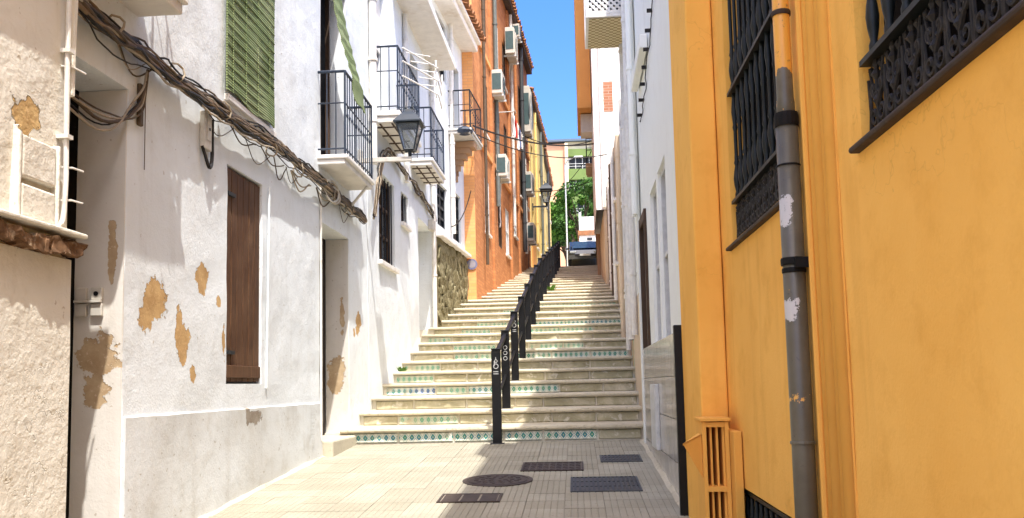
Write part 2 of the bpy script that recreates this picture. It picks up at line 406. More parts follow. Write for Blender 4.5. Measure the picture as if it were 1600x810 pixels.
M['cover'] = covermat('rusty_iron_cover', (.060, .042, .033)); M['grate'] = covermat('grey_iron_grate', (.060, .066, .072))
def leafmat(name, a, b):
    t = NT(name, .6, .25)
    c = t.mix(t.ramp(t.noise(1.2, 4, .6), (.35, 0), (.68, 1)), a, b); t.col(c)
    t.p.inputs['Subsurface Weight'].default_value = 0
    return t.m
M['leaf1'] = leafmat('bright_leaves', (.05, .13, .012), (.10, .22, .02)); M['leaf2'] = leafmat('dark_leaves', (.03, .085, .012), (.06, .14, .016))
M['bark'] = plain('bark', (.10, .07, .045), .9, .1, vary=.5)

# ------------------------------------------------------------------ setting: ground, pavement, stairs
SL = .0623
def gz(d): return -1.32+SL*d
D0, NR1, T1, R1 = 10.5, 13, .70, .18
NR2, T2, R2 = 16, .85, .165
STEP = []                                   # (d_front, d_back, z_top)
d, z = D0, -.66
for i in range(NR1+NR2):
    t, r = (T1, R1) if i < NR1 else (T2, R2)
    z += r; STEP.append((d, d+t, z, r)); d += t
DTOP, ZTOP = d, z
def rz_(dd): return ZTOP+.125*(dd-DTOP) if dd < 46 else ZTOP+.125*(46-DTOP)+.03*(dd-46)
def interp(tab, d):
    for (a, xa), (b, xb) in zip(tab, tab[1:]):
        if d <= b: return xa+(xb-xa)*max(0, (d-a))/(b-a)
    return tab[-1][1]
LE = [(0, -2.78), (15, -2.78), (17.25, -2.74), (20.5, -2.5), (33.3, -1.5), (41, -1.2), (60, -.9)]
RE = [(0, .78), (10.5, .78), (14, .9), (24, 1.05), (33.3, 1.2), (60, 1.3)]
g = MB()
prof = [(-300, gz(-300*.05)-.3), (-20, gz(-20)-.2), (D0+.3, gz(D0)-.2), (DTOP, ZTOP-.75), (46, rz_(46)-.3), (60, rz_(60)-.3), (130, rz_(60)+1.2), (1500, rz_(60)+20)]
for (a, za), (b, zb) in zip(prof, prof[1:]):
    for x0, x1 in ((-900, -40), (-40, 40), (40, 900)): g.quad((x0, a, za), (x1, a, za), (x1, b, zb), (x0, b, zb))
tag(g.build('ground', M['earth']), kind='structure')

pv = MB(); pv.quad((-3.4, -2, gz(-2)-.012), (1.3, -2, gz(-2)-.012), (1.3, D0+.02, gz(D0+.02)-.012), (-3.4, D0+.02, gz(D0+.02)-.012))
PAV = tag(pv.build('pavement', M['mortar']), kind='structure')
def paver_mesh(w, l):
    b = MB(); n = 6; p = [(-w/2, -.012), (-w/2, -.002)]
    for i in range(n):
        x0 = -w/2+w*i/n; x1 = -w/2+w*(i+1)/n; e = .006
        p += [(x0+e*.4, 0.0), (x1-e*1.1, 0.0), (x1-e*.35, -.0045)]
    p[-1] = (w/2, -.002); p.append((w/2, -.012))
    for (xa, za), (xb, zb) in zip(p, p[1:]): b.quad((xa, -l/2, za), (xb, -l/2, zb), (xb, l/2, zb), (xa, l/2, za))
    for s in (-1, 1):
        b.quad(*[(x, s*l/2, zz) for x, zz in p])
    return b.mesh('paver', M['paver'])
PW, PL = 3.56/12, .30
pm = paver_mesh(PW-.004, PL-.004)
for j in range(16):
    for i in range(12):
        y = 5.7+PL*(j+.5); x = L_X+PW*(i+.5)
        inst(pm, 'paver', (x, y, gz(y)+random.uniform(-.0015, .0015)), PAV, (math.atan(SL)+random.uniform(-.003, .003), random.uniform(-.003, .003), 0))

ST = root('staircase', (-1, D0, -.66), kind='structure')
core = MB()
for i, (a, b, z, r) in enumerate(STEP):
    xl, xr = interp(LE, a)-.25, interp(RE, a)+.3
    core.box(xl, xr, a+.03, b+.2, z-r-.6, z-.045)
core.build('stair_core', M['riserwhite'], ST)
AZ = {0: 'azul', 3: 'azulmix', 6: 'azulright', 7: 'fade', 9: 'fade', 10: 'azulright', 13: 'faderight', 15: 'fade', 19: 'fade'}
panel_cache = {}
def panel_mesh(w, h, mk):
    key = (round(w, 2), round(h, 3), mk)
    if key not in panel_cache:
        b = MB(); w2, h2 = key[0]/2, h/2; e = .012
        b.add([(-w2, 0, -h2), (w2, 0, -h2), (w2, 0, h2), (-w2, 0, h2), (-w2+e, -.014, -h2+e), (w2-e, -.014, -h2+e), (w2-e, -.014, h2-e), (-w2+e, -.014, h2-e)],
              [(4,5,6,7), (0,1,5,4), (1,2,6,5), (2,3,7,6), (3,0,4,7)])
        panel_cache[key] = b.mesh('riser_panel', M[mk])
    return panel_cache[key]
for i, (a, b, z, r) in enumerate(STEP):
    xl, xr = interp(LE, a), interp(RE, a); lw = xl+.02+(.0 if i < 1 else .03)
    # tread slab with a rounded, slightly chipped nosing
    t = MB(); n = 60
    prof_ = [(.0, -.052), (-.028, -.048), (-.036, -.03), (-.03, -.008), (-.012, .0), (b-a+.03, .004), (b-a+.03, -.045)]
    rows = []
    for k in range(n+1):
        x = xl-.05+(xr-xl+.1)*k/n
        j = noise.noise(Vector((x*2.3, i*7.1, 0)))*.014+max(0, noise.noise(Vector((x*7, i*3.3, 5)))-.2)*.05
        zz = noise.noise(Vector((x*1.4, i*5.7, 9)))*.006
        rows.append([(x, a+py+(j if py < .1 else 0), z+pz+zz) for py, pz in prof_])
    for ra, rb in zip(rows, rows[1:]):
        for q in range(len(prof_)-1): t.quad(ra[q], rb[q], rb[q+1], ra[q+1])
    t.build('tread', M['step'], ST)
    # riser panels
    w = (xr-lw-.02); npan = 6 if i < 18 else 5; x = lw
    cuts = [0]+sorted(random.uniform(-.25, .25)/npan+(k+1)/npan for k in range(npan-1))+[1]
    h = r-.062
    for k in range(npan):
        x0, x1 = lw+w*cuts[k], lw+w*cuts[k+1]; mk = 'riser'; az = AZ.get(i)
        if az == 'azul': mk = 'azul' if k < 5 else 'riser'
        elif az == 'azulmix': mk = ('azulblue', 'azulfade', 'azul', 'azul', 'riser', 'riser')[k]
        elif az == 'azulright': mk = ('riser', 'azulfade', 'azulfade', 'azul', 'azul', 'azul')[k]
        elif az == 'fade': mk = 'azulfade' if k in (1, 3, 4) else 'riser'
        elif az == 'faderight': mk = 'azulfade' if k >= 3 else 'riser'
        elif random.random() < .12: mk = 'azulfade'
        inst(panel_mesh(x1-x0-.018, h, mk), 'riser_panel', ((x0+x1)/2, a+.03, z-.052-h/2-.004), ST)
ur = MB()
ys = [DTOP, 38, 42, 46, 53, 62, 75]
for a, b in zip(ys, ys[1:]): ur.quad((-8 if a > 48 else -3, a, rz_(a)), (12 if a > 44 else 2.5, a, rz_(a)), (12 if a > 44 else 2.5, b, rz_(b)), (-8 if a > 48 else -3, b, rz_(b)))
tag(ur.build('upper_road', M['concrete']), kind='structure')

# ------------------------------------------------------------------ facade builder
def facade(P0, P1, z0, z1, holes, depth=.3, cell=.14, amp=.006, side=1, body=6.0, seed=0, top=True, zsplit=None):
    """P0->P1 in plan; 'side' = which side is the street (+1: street is to the right of P0->P1). holes=(u0,u1,za,zb[,depth])"""
    P0, P1 = Vector((*P0, 0)), Vector((*P1, 0)); Lg = (P1-P0).length; U = (P1-P0)/Lg
    N = Vector((U.y, -U.x, 0))*side            # towards the street
    us = {0.0, Lg}; zs = {z0, z1}
    for h in holes: us |= {h[0], h[1]}; zs |= {h[2], h[3]}
    def fill(s, c):
        s = sorted(x for x in s); out = [s[0]]
        for a, b in zip(s, s[1:]):
            if b-a < 1e-4: continue
            k = max(1, int(round((b-a)/c))); out += [a+(b-a)*q/k for q in range(1, k+1)]
        return out
    us, zs = fill(us, cell), fill(zs, cell)
    mb = MB(); idx = {}
    def V(i, j):
        if (i, j) not in idx:
            u, z = us[i], zs[j]; p = P0+U*u
            q = Vector((u*1.1+seed*13, z*1.1, seed)); dn = amp*(noise.noise(q)*1.2+.6*noise.noise(q*3.1))
            if u < 1e-5 or u > Lg-1e-5: dn *= .3
            idx[(i, j)] = len(mb.v); w = p+N*dn; mb.v.append((w.x, w.y, z))
        return idx[(i, j)]
    def inh(u, z):
        for h in holes:
            if h[0]-1e-5 < u < h[1]+1e-5 and h[2]-1e-5 < z < h[3]+1e-5: return h
        return None
    deep = {}
    def D(i, j, h):
        k = (i, j, id(h))
        if k not in deep:
            v = mb.v[V(i, j)]; dd = h[4] if len(h) > 4 else depth
            w = Vector(v)-N*dd; deep[k] = len(mb.v); mb.v.append(tuple(w))
        return deep[k]
    nu, nz = len(us)-1, len(zs)-1
    hm = [[inh((us[i]+us[i+1])/2, (zs[j]+zs[j+1])/2) for j in range(nz)] for i in range(nu)]
    for i in range(nu):
        for j in range(nz):
            h = hm[i][j]
            if h is None:
                mb.f.append((V(i, j), V(i+1, j), V(i+1, j+1), V(i, j+1)))
            else:
                for (di, dj, e) in ((-1, 0, ((i, j), (i, j+1))), (1, 0, ((i+1, j), (i+1, j+1))), (0, -1, ((i, j), (i+1, j))), (0, 1, ((i, j+1), (i+1, j+1)))):
                    a, b = i+di, j+dj
                    if not (0 <= a < nu and 0 <= b < nz) or hm[a][b] is not h:
                        (p, q), (r_, s_) = e
                        mb.f.append((V(p, q), V(r_, s_), D(r_, s_, h), D(p, q, h)))
    B = -N*body
    c = [P0, P1, P1+B, P0+B]
    for k, (a, b) in enumerate(zip(c, c[1:]+c[:1])):
        if k == 0: continue
        mb.quad((a.x, a.y, z0), (b.x, b.y, z0), (b.x, b.y, z1), (a.x, a.y, z1))
    if top: mb.quad(*[(p.x, p.y, z1) for p in c])
    # a sealing sheet just behind the reveals so no light comes through the interior
    fr = dict(P0=P0, U=U, N=N, L=Lg)
    return mb, fr
def P(fr, u, z, out=0.0):
    w = fr['P0']+fr['U']*u+fr['N']*out; return Vector((w.x, w.y, z))
def fbox(mb, fr, u0, u1, z0, z1, o0, o1):
    """box in facade coordinates: u along, z up, o outwards from the wall face"""
    c = P(fr, (u0+u1)/2, (z0+z1)/2, (o0+o1)/2)
    return mb.obox(c, fr['U']*((u1-u0)/2), fr['N']*((o1-o0)/2), Vector((0, 0, (z1-z0)/2)))
def window(fr, parent, u0, u1, z0, z1, dep=.14, fw=.05, frame='frame_w', pane='glass', mull=1, rails=1, sill=False, bars=0, shutter=False):
    f = MB(); o0, o1 = -dep-.03, -dep+.02
    fbox(f, fr, u0, u0+fw, z0, z1, o0, o1); fbox(f, fr, u1-fw, u1, z0, z1, o0, o1)
    fbox(f, fr, u0+fw, u1-fw, z0, z0+fw, o0, o1-.003); fbox(f, fr, u0+fw, u1-fw, z1-fw, z1, o0, o1-.003)
    for k in range(mull):
        c = u0+(u1-u0)*(k+1)/(mull+1); fbox(f, fr, c-fw*.5, c+fw*.5, z0+fw, z1-fw, o0, o1-.005)
    for k in range(rails):
        c = z0+(z1-z0)*(k+1)/(rails+1); fbox(f, fr, u0+fw, u1-fw, c-fw*.4, c+fw*.4, o0, o1-.007)
    w = f.build('window', M[frame], parent)
    p = MB(); fbox(p, fr, u0+.004, u1-.004, z0+.004, z1-.004, -dep-.06, -dep-.032)
    q = p.build('pane', M[pane], None); q.parent = w; q.location = (0, 0, 0)
    if sill:
        s = MB(); fbox(s, fr, u0-.06, u1+.06, z0-.06, z0+.004, -.05, .06); q = s.build('sill', M['slab'], None, bevel=.006); q.parent = w
    for k in range(bars):
        b = MB(); c = u0+(u1-u0)*(k+.5)/bars; a_, b_ = P(fr, c, z0, -.03), P(fr, c, z1, -.03); b.tube([a_, b_], .011, 6)
        q = b.build('bar', M['iron'], None); q.parent = w
    return w
def child(mb, name, mat, par, **kw):
    """sub-part under a part that already sits in world coordinates of its thing"""
    o = mb.build(name, mat, None, **kw); o.parent = par; return o
def balcony(fr, parent, u0, u1, zb, th, proj, hrail, nbar, metal='railblue', slabmat='slab', ribs=False, mid=.62, swag=False):
    s = MB(); n = 6
    fbox(s, fr, u0, u1, zb, zb+th*.55, -.02, proj-.03); fbox(s, fr, u0-.02, u1+.02, zb+th*.55, zb+th, -.02, proj)
    sl = s.build('balcony', M[slabmat], parent, bevel=.012)
    if ribs:
        for k in range(4):
            b = MB(); c = u0+(u1-u0)*(k+.5)/4; fbox(b, fr, c-.015, c+.015, zb-.014, zb-.003, 0, proj-.05); child(b, 'soffit_bar', M['frame_b'], sl)
        for k in range(2):
            b = MB(); c = proj*(k+.6)/2.3; fbox(b, fr, u0+.03, u1-.03, zb-.016, zb-.004, c-.012, c+.012); child(b, 'soffit_bar', M['frame_b'], sl)
    ztop = zb+th+hrail; o = proj-.035; a, b = u0+.02, u1-.02
    def rail(z, r, nm='handrail'):
        for e in ((P(fr, a, z, 0), P(fr, a, z, o)), (P(fr, a, z, o), P(fr, b, z, o)), (P(fr, b, z, o), P(fr, b, z, 0))):
            m = MB(); m.tube(e, r, 6); child(m, nm, M[metal], sl)
    rail(ztop, .016); rail(zb+th+.07, .01, 'bottom_rail'); rail(zb+th+hrail*mid, .008, 'middle_rail')
    for k in range(nbar+1):
        u = a+(b-a)*k/nbar; m = MB(); post = k in (0, nbar)
        m.tube([P(fr, u, zb+th, o), P(fr, u, ztop, o)], .014 if post else .0075, 6)
        if not post:
            zc = zb+th+hrail*mid*.8; c = P(fr, u, zc, o)
            m.tube([c-Vector((0, 0, .03)), c, c+Vector((0, 0, .03))], [.0075, .016, .0075], 6, cap=False)
        child(m, 'baluster', M[metal], sl)
    ns = max(2, int(proj/.11))
    for k in range(1, ns):
        for u in (a, b):
            m = MB(); q = o*k/ns; m.tube([P(fr, u, zb+th, q), P(fr, u, ztop, q)], .0075, 5); child(m, 'baluster', M[metal], sl)
    return sl
def planks(fr, parent, name, u0, u1, z0, z1, dep, n, mat='wood', rails=()):
    w = (u1-u0)/n; b = MB(); fbox(b, fr, u0, u1, z0, z1, -dep-.05, -dep-.02); door = b.build(name, M['darkwood'], parent)
    for k in range(n):
        m = MB(); fbox(m, fr, u0+w*k+.004, u0+w*(k+1)-.004, z0+.01, z1-.01, -dep-.022, -dep+random.uniform(.0, .006)); child(m, 'plank', M[mat], door, bevel=.003)
    for z in rails:
        m = MB(); fbox(m, fr, u0+.01, u1-.01, z-.05, z+.05, -dep-.005, -dep+.022); child(m, 'crossbar', M[mat], door, bevel=.004)
    return door
def wavy(pts, n, amp, seed, sag=0):
    out = []; pts = [Vector(p) for p in pts]; e = [pts[0]*2-pts[1]]+pts+[pts[-1]*2-pts[-2]]
    for i in range(1, len(e)-2):
        p0, p1, p2, p3 = e[i-1], e[i], e[i+1], e[i+2]
        for k in range(n):
            t = k/n; p = .5*((2*p1)+(p2-p0)*t+(2*p0-5*p1+4*p2-p3)*t*t+(3*p1-p0-3*p2+p3)*t*t*t)
            q = p*1.9+Vector((seed*3.1, seed*5.3, seed))
            p = p+Vector((abs(noise.noise(q*2.3))*amp*.5, noise.noise(q)*amp, (noise.noise(q+Vector((9, 4, 2)))+.45*noise.noise(q*2.4))*amp-sag*4*t*(1-t)))
            out.append(p)
    out.append(pts[-1]); return out
def downpipe(x, y, z0, z1, r, mat, parent, clamps=3, name='downpipe'):
    b = MB(); b.tube([(x, y, z0), (x, y, z1)], r, 10); o = b.build(name, M[mat], parent, smooth=False)
    for k in range(clamps):
        zc = z0+(z1-z0)*(k+.7)/clamps; c = MB(); c.tube([(x, y, zc-.02), (x, y, zc+.02)], r*1.25, 10); child(c, 'clamp', M[mat], o)
    return o

# ------------------------------------------------------------------ LEFT: cream near house
A = root('cream_house', (-2.6, 3, gz(3)), 'near cream house with rough peeling plaster and a crumbling brick ledge', 'house')
mb, fr = facade((-2.6, 0), (-2.6, 4.33), -1.8, 5.2, [], amp=.014, cell=.09, seed=1, body=5)
mb.build('wall', M['cream'], A)
def UA(d): return d
b = MB()                                      # lower wall skin, slightly proud, below the ledge
n = 30
rows = []
for k in range(n+1):
    d = 2.5+1.84*k/n; row = []
    for q in range(12):
        z = -1.8+(.69+1.8)*q/11; row.append((-2.575+.012*noise.noise(Vector((d*2, z*2, 3))), d, z))
    row.append((-2.6, d, .70)); rows.append(row)
for a_, b_ in zip(rows, rows[1:]):
    for q in range(12): b.quad(a_[q], b_[q], b_[q+1], a_[q+1])
b.quad(*[r_ for r_ in rows[-1]], (-2.62, 4.34, -1.8))
b.build('lower_wall', M['cream'], A, fix=False)
# crumbling ledge: broken bricks, each its own lump
d = 2.6; k = 0
while d < 4.33:
    w = random.uniform(.07, .13); h = random.uniform(.06, .1); pr = random.uniform(.07, .12)
    m = bmesh.new(); bmesh.ops.create_cube(m, size=1); bmesh.ops.subdivide_edges(m, edges=m.edges, cuts=2, use_grid_fill=True)
    for v in m.verts:
        q = Vector((v.co.x*pr, v.co.y*w, v.co.z*h)); v.co = q+Vector((noise.noise(q*18+Vector((k, 0, 0))), noise.noise(q*18+Vector((0, k, 5))), noise.noise(q*18+Vector((3, k, 0)))))*.022
    me = bpy.data.meshes.new('broken_brick'); m.to_mesh(me); m.free(); me.materials.append(M['brokenbrick'])
    inst(me, 'broken_brick', (-2.565, min(d+w/2, 4.33), .735+random.uniform(-.012, .012)), A); d += w*.93; k += 1
m = MB(); m.box(-2.62, -2.50, 2.5, 4.36, .80, .825); m.build('ledge_cap', M['cream'], A, bevel=.008)
for z0, z1 in ((1.03, 1.235), (.835, 1.0)):
    m = MB(); m.box(-2.61, -2.565, 3.9, 4.17, z0, z1); m.build('raised_panel', M['cream'], A, bevel=.012)
for (y0, y1, z0, z1) in ((3.865, 3.89, .83, 1.27), (4.18, 4.2, .83, 1.25)):
    m = MB(); m.box(-2.61, -2.56, y0, y1, z0, z1); m.build('panel_trim', M['cream'], A, bevel=.008)
m = MB(); m.tube(wavy([(-2.56, 4.235, 5), (-2.56, 4.235, 2), (-2.56, 4.24, 1.0), (-2.57, 4.2, .84)], 6, .006, 2), .013, 8); m.build('conduit', M['pipewhite'], A)
m = MB(); m.tube(wavy([(-2.585, 4.30, 5), (-2.585, 4.305, 1.55)], 14, .02, 4), .022, 7); m.build('plaster_bead', M['cream'], A)
for z in (1.68, 1.15, .98): 
    m = MB(); m.tube([(-2.59, 4.22, z), (-2.56, 4.3, z+.015), (-2.56, 4.40, z+.02)], .006, 6); m.build('hook', M['pipewhite'], A)
for z in (2.4, 1.75, 1.3):
    m = MB(); m.box(-2.61, -2.535, 4.21, 4.26, z, z+.02); m.build('conduit_clip', M['pipewhite'], A)

m = MB(); m.box(-2.7, -2.43, 2.6, 4.30, 2.46, 2.60); m.build('unseen_shade_slab', M['slab'], A, bevel=.012)  # slab added above the view to shade the doorway jamb
# ------------------------------------------------------------------ LEFT: white house with brown shutter
B = root('white_house', (L_X, 7, gz(7)), 'white plaster house with brown plank shutter, green blind and peeling patches', 'house')
y0 = 4.36
hol = [(.12, .91, -1.7, 1.92, .34), (6.88-y0, 7.67-y0, .06, 1.85, .13), (6.84-y0, 7.96-y0, 2.50, 4.7, .12), (9.52-y0, 10.6-y0, 2.60, 4.9, .22), (9.49-y0, 10.72-y0, -.57, 1.86, .33)]
mb, fr = facade((L_X, y0), (L_X, 11.74), -1.7, 5.9, hol, amp=.012, cell=.12, seed=2)
mb.build('wall', M['white'], B)
# near doorway: jamb skin, door, soffit
m = MB(); m.box(-3.10, L_X-.006, 5.262, 5.275, -1.3, 1.915); m.build('jamb', M['jamb'], B)
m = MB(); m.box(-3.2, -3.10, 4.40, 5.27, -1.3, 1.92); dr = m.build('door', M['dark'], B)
for (x, z, w) in ((-3.045, .62, .075), (-2.945, .62, .075), (-3.045, .52, .075), (-2.945, .52, .075)):
    m = MB(); m.box(x-w/2, x+w/2, 5.235, 5.262, z-.04, z+.04); o = m.build('switch_plate', M['boxplastic'], B, bevel=.006)
    if z > .6 and x > -3: 
        c = MB(); c.tube([(x, 5.23, z), (x, 5.2355, z)], .015, 10); child(c, 'button', M['black'], o)
m = MB(); m.box(-3.08, -2.91, 5.22, 5.245, .565, .58); m.build('switch_rail', M['boxplastic'], B)
# plinth band
m = MB(); rows = []
for k in range(45):
    d = 5.275+(9.485-5.275)*k/44; row = []
    for q in range(9):
        z = -1.3+(1.3-.15)*q/8; row.append((L_X+.022+.012*noise.noise(Vector((d*1.6, z*1.9, 7))), d, z+(.01*noise.noise(Vector((d*3, 0, 2))) if q == 8 else 0)))
    row.append((L_X-.01, d, -.135)); rows.append(row)
for a_, b_ in zip(rows, rows[1:]):
    for q in range(9): m.quad(a_[q], b_[q], b_[q+1], a_[q+1])
m.quad(*rows[0], (L_X-.01, 5.275, -1.3)); m.quad(*rows[-1], (L_X-.01, 9.485, -1.3))
m.build('plinth', M['plinth'], B, fix=False)
sh = planks(fr, B, 'shutter', 6.89-y0, 7.66-y0, .07, 1.84, .022, 6, rails=(.16,))
sh['label'] = 'weathered brown plank shutter'
for k, z in enumerate((.3, 1.6)):
    c = MB(); c.box(L_X-.02, L_X+.004, 6.9, 7.05, z, z+.03); child(c, 'hinge', M['iron'], sh)
# green blind hanging over the upper window
bl = MB(); nz_, nu_ = 44, 10; rows = []
for q in range(nz_+1):
    z = 4.75-(4.75-2.43)*q/nz_; row = []
    for k in range(nu_+1):
        dd = 6.76+1.12*k/nu_; row.append((L_X+.02+.008*(q/nz_)+.012*math.sin(q*math.pi)+.010*noise.noise(Vector((dd*2, z*2, 1))), dd, z+.018*math.sin(k*.9)*(q/nz_)))
    rows.append(row)
for a_, b_ in zip(rows, rows[1:]):
    for k in range(nu_): bl.quad(a_[k], a_[k+1], b_[k+1], b_[k])
o = bl.build('roller_blind', M['blind'], B, fix=False); so = o.modifiers.new('thick', 'SOLIDIFY'); so.thickness = .012; o['label'] = 'green slatted roll-down blind'
for k in range(26):
    z = 2.47+k*.085; c = MB(); c.box(L_X+.036, L_X+.044, 6.765, 7.875, z, z+.008); child(c, 'blind_slat', M['blind'], o)
for k in range(4):
    c = MB(); yy = 6.88+k*.29; c.tube([(L_X+.042, yy, 2.44), (L_X+.035, yy, 4.7)], .005, 5); child(c, 'blind_cord', M['blind'], o)
m = MB(); m.box(L_X-.1, L_X+.03, 6.82, 7.98, 2.36, 2.42); m.build('blind_sill', M['slab'], B, bevel=.01)
m = MB(); m.box(L_X-.14, L_X-.1, 6.84, 7.96, 2.5, 4.7); m.build('unlit_room_panel', M['dark'], B)  # black panel stands in for the unlit room behind the blind
# door by the stairs
m = MB(); fbox(m, fr, 9.495-y0, 10.715-y0, -.565, 1.855, -.33, -.29); o = m.build('street_door', M['darkwood'], B)
for k in range(3):
    c = MB(); fbox(c, fr, 9.55-y0+.37*k, 9.87-y0+.37*k, -.4, 1.7, -.295, -.275); child(c, 'door_panel', M['darkwood'], o, bevel=.006)
m = MB(); m.box(-3.06, L_X-.004, 10.708, 10.722, -.565, 1.85); m.build('jamb', M['jamb'], B)
m = MB(); m.box(-3.1, L_X+.14, 9.5, 10.76, -1.0, -.555); m.build('threshold', M['step'], B, bevel=.02)
# balcony room behind balcony 1 with curtain and sun awning
m = MB(); fbox(m, fr, 9.525-y0, 10.595-y0, 2.6, 4.9, -.24, -.215); m.build('dark_doorway_panel', M['dark'], B)  # black panel painted as the darkness of the room behind
m = MB(); rows = []
for k in range(20):
    yy = 9.56+.2*k/19; xx = L_X-.12+.02*math.sin(k*1.3); rows.append([(xx, yy, 2.62), (xx, yy+.02*math.sin(3), 3.6), (xx, yy, 4.85)])
for a_, b_ in zip(rows, rows[1:]):
    for q in range(2): m.quad(a_[q], b_[q], b_[q+1], a_[q+1])
m.build('curtain', M['shade_cloth'], B, fix=False)
m = MB(); fbox(m, fr, 9.8-y0, 9.84-y0, 2.6, 4.9, -.14, -.09); fbox(m, fr, 10.2-y0, 10.24-y0, 2.6, 4.9, -.14, -.09); m.build('door_leaf_edge', M['frame_b'], B)
aw = MB(); rows = []
for q in range(24):
    t = q/23; x = L_X+.02+.30*t**1.15; z = 4.95-1.42*t-.08*math.sin(t*math.pi); row = []
    for k in range(9): row.append((x+.008*math.sin(q*2.1), 9.72+.5*k/8, z+.012*math.sin(k*1.1+q*.4)))
    rows.append(row)
for q in range(4): rows.append([(r_[0]+.005*q, r_[1], r_[2]-.06) for r_ in rows[-1]])
for a_, b_ in zip(rows, rows[1:]):
    for k in range(8): aw.quad(a_[k], a_[k+1], b_[k+1], b_[k])
o = aw.build('balcony_awning', M['blind'], B, fix=False); o.modifiers.new('thick', 'SOLIDIFY').thickness = .01; o['label'] = 'green blind thrown out over the railing'
balcony(fr, B, 9.40-y0, 10.72-y0, 2.47, .11, .34, .95, 12)
m = MB(); m.tube([P(fr, 10.5-y0, 2.47, .3), P(fr, 10.5-y0, 2.12, .0)], .018, 6); m.build('balcony_bracket', M['pipewhite'], B)
# slab of the balcony over the near doorway and a railing that throws a lace shadow
balcony(fr, B, .06, 5.38-y0, 2.44, .13, .33, .95, 10)
for k in range(5):  # plants out of view, added for the lace shadow they throw
    m = MB(); yy = 4.6+.15*k; m.lathe((L_X+.24, yy, 2.58), [(.05, 0), (.07, .12), (.075, .13)], 10); fp = root('shadow_plant', (L_X+.24, yy, 2.58), 'unseen potted plant added to cast lace shadows by the near doorway', 'potted plant', 'pots on the near balcony'); o = m.build('flower_pot', M['tileroof'], fp)
    c = MB()
    for j in range(60):
        v = Vector((random.gauss(0, .06), random.gauss(0, .07), abs(random.gauss(.16, .1)))); q = Vector((L_X+.24, yy, 2.7))+v
        u_ = Vector((random.uniform(-1, 1), random.uniform(-1, 1), random.uniform(-1, 1))).normalized()*.035; w_ = u_.orthogonal().normalized()*.014
        c.quad(q-u_, q+w_, q+u_, q-w_)
    c.build('foliage', M['leaf2'], fp, fix=False)
m = MB(); m.box(L_X, L_X+.045, 6.33, 6.46, 1.83, 2.12); o = m.build('meter_box', M['boxplastic'], B, bevel=.008)
c = MB(); c.box(L_X+.045, L_X+.052, 6.365, 6.43, 1.9, 2.08); child(c, 'lid', M['boxplastic'], o, bevel=.003)
c = MB(); c.tube([(L_X+.052, 6.40, 1.99), (L_X+.057, 6.40, 1.99)], .012, 8); child(c, 'lock', M['black'], o)
m = MB(); m.tube(wavy([(L_X+.02, 6.34, 1.85), (L_X+.05, 6.4, 1.70), (L_X+.03, 6.5, 1.78), (L_X+.02, 6.52, 2.1)], 6, .02, 3), .014, 6); m.build('loose_cable', M['cable_d'], B)
m = MB(); m.box(L_X, L_X+.03, 5.37, 5.42, 1.72, 2.0); m.build('cable_junction', M['cable_b'], B, bevel=.01)
m = MB(); m.tube([(L_X+.012, 5.47, 1.9), (L_X+.012, 5.47, 1.45)], .003, 5); m.build('thin_wire', M['cable_b'], B)
m = MB(); m.tube([(L_X+.015, 7.76, .02), (L_X+.03, 7.78, 1.85)], .012, 5); m.build('plaster_edge', M['white'], B)
m = MB(); m.tube([(L_X+.02, 9.46, -.55), (L_X+.02, 9.455, 2.3)], .014, 7); m.build('wall_conduit', M['pipewhite'], B)

def cable_bundle(name, label, pts, n, spread, mats, seed, group=None, out=.07):
    r = root(name, pts[0], label, 'cables', group)
    for k in range(n):
        a = 2*math.pi*k/n; oz = math.sin(a)*spread*random.uniform(.3, 1.1); ox = abs(math.cos(a))*spread*.7
        q = [Vector(p)+Vector((ox*(1 if out > 0 else -1), 0, oz)) for p in pts]
        m = MB(); m.tube(wavy(q, 14, random.uniform(.02, .09), seed+k*1.37, random.uniform(-.02, .05)), random.choice((.005, .007, .009, .012, .017)), 6); m.build('strand', M[mats[k % len(mats)]], r)
    return r
ZC = 2.2
cb = cable_bundle('cable_bundle', 'thick tangled bundle of brown cables along the brown-shutter house', [(L_X+.05, 4.42, 2.18), (L_X+.05, 5.2, 2.16), (L_X+.05, 6.35, 2.17), (L_X+.05, 7.8, 2.25), (L_X+.05, 9.7, 2.24), (L_X+.05, 11.3, 2.2)], 24, .06, ['cable_b', 'cable_d', 'cable_l', 'cable_d', 'cable_b', 'cable_m'], 11)
for k in range(7):                                # ties and loose loops
    yy = 4.9+k*.95+random.uniform(-.2, .2); m = MB(); c = Vector((L_X+.07, yy, 2.2))
    m.tube([c+Vector((.05*math.cos(t), .03*math.sin(t*2+k), .075*math.sin(t))) for t in [i*math.pi/5 for i in range(11)]], .008, 5); m.build('tie', M['cable_l'], cb)
for k in range(13):
    yy = random.uniform(4.9, 10.2); dy = random.uniform(.3, .8); m = MB()
    m.tube(wavy([(L_X+.04, yy, 2.16), (L_X+.03, yy+dy*.5, 2.16-random.uniform(.05, .2)), (L_X+.05, yy+dy, 2.14)], 6, .02, k+30), random.choice((.004, .006, .008)), 5); m.build('loose_strand', M[random.choice(('cable_b', 'cable_l'))], cb)
for k in range(5):                                # bundle that dives into the doorway
    m = MB(); m.tube(wavy([(-2.95, 4.6, 1.83-.02*k), (-2.8, 5.0, 1.70-.03*k), (L_X+.03, 5.35, 1.78+.03*k), (L_X+.05, 5.42, 2.1)], 7, .03, k+50), random.choice((.008, .011, .006)), 6); m.build('loose_strand', M[('cable_b', 'cable_l', 'cable_b', 'cable_d', 'cable_l')[k]], cb)
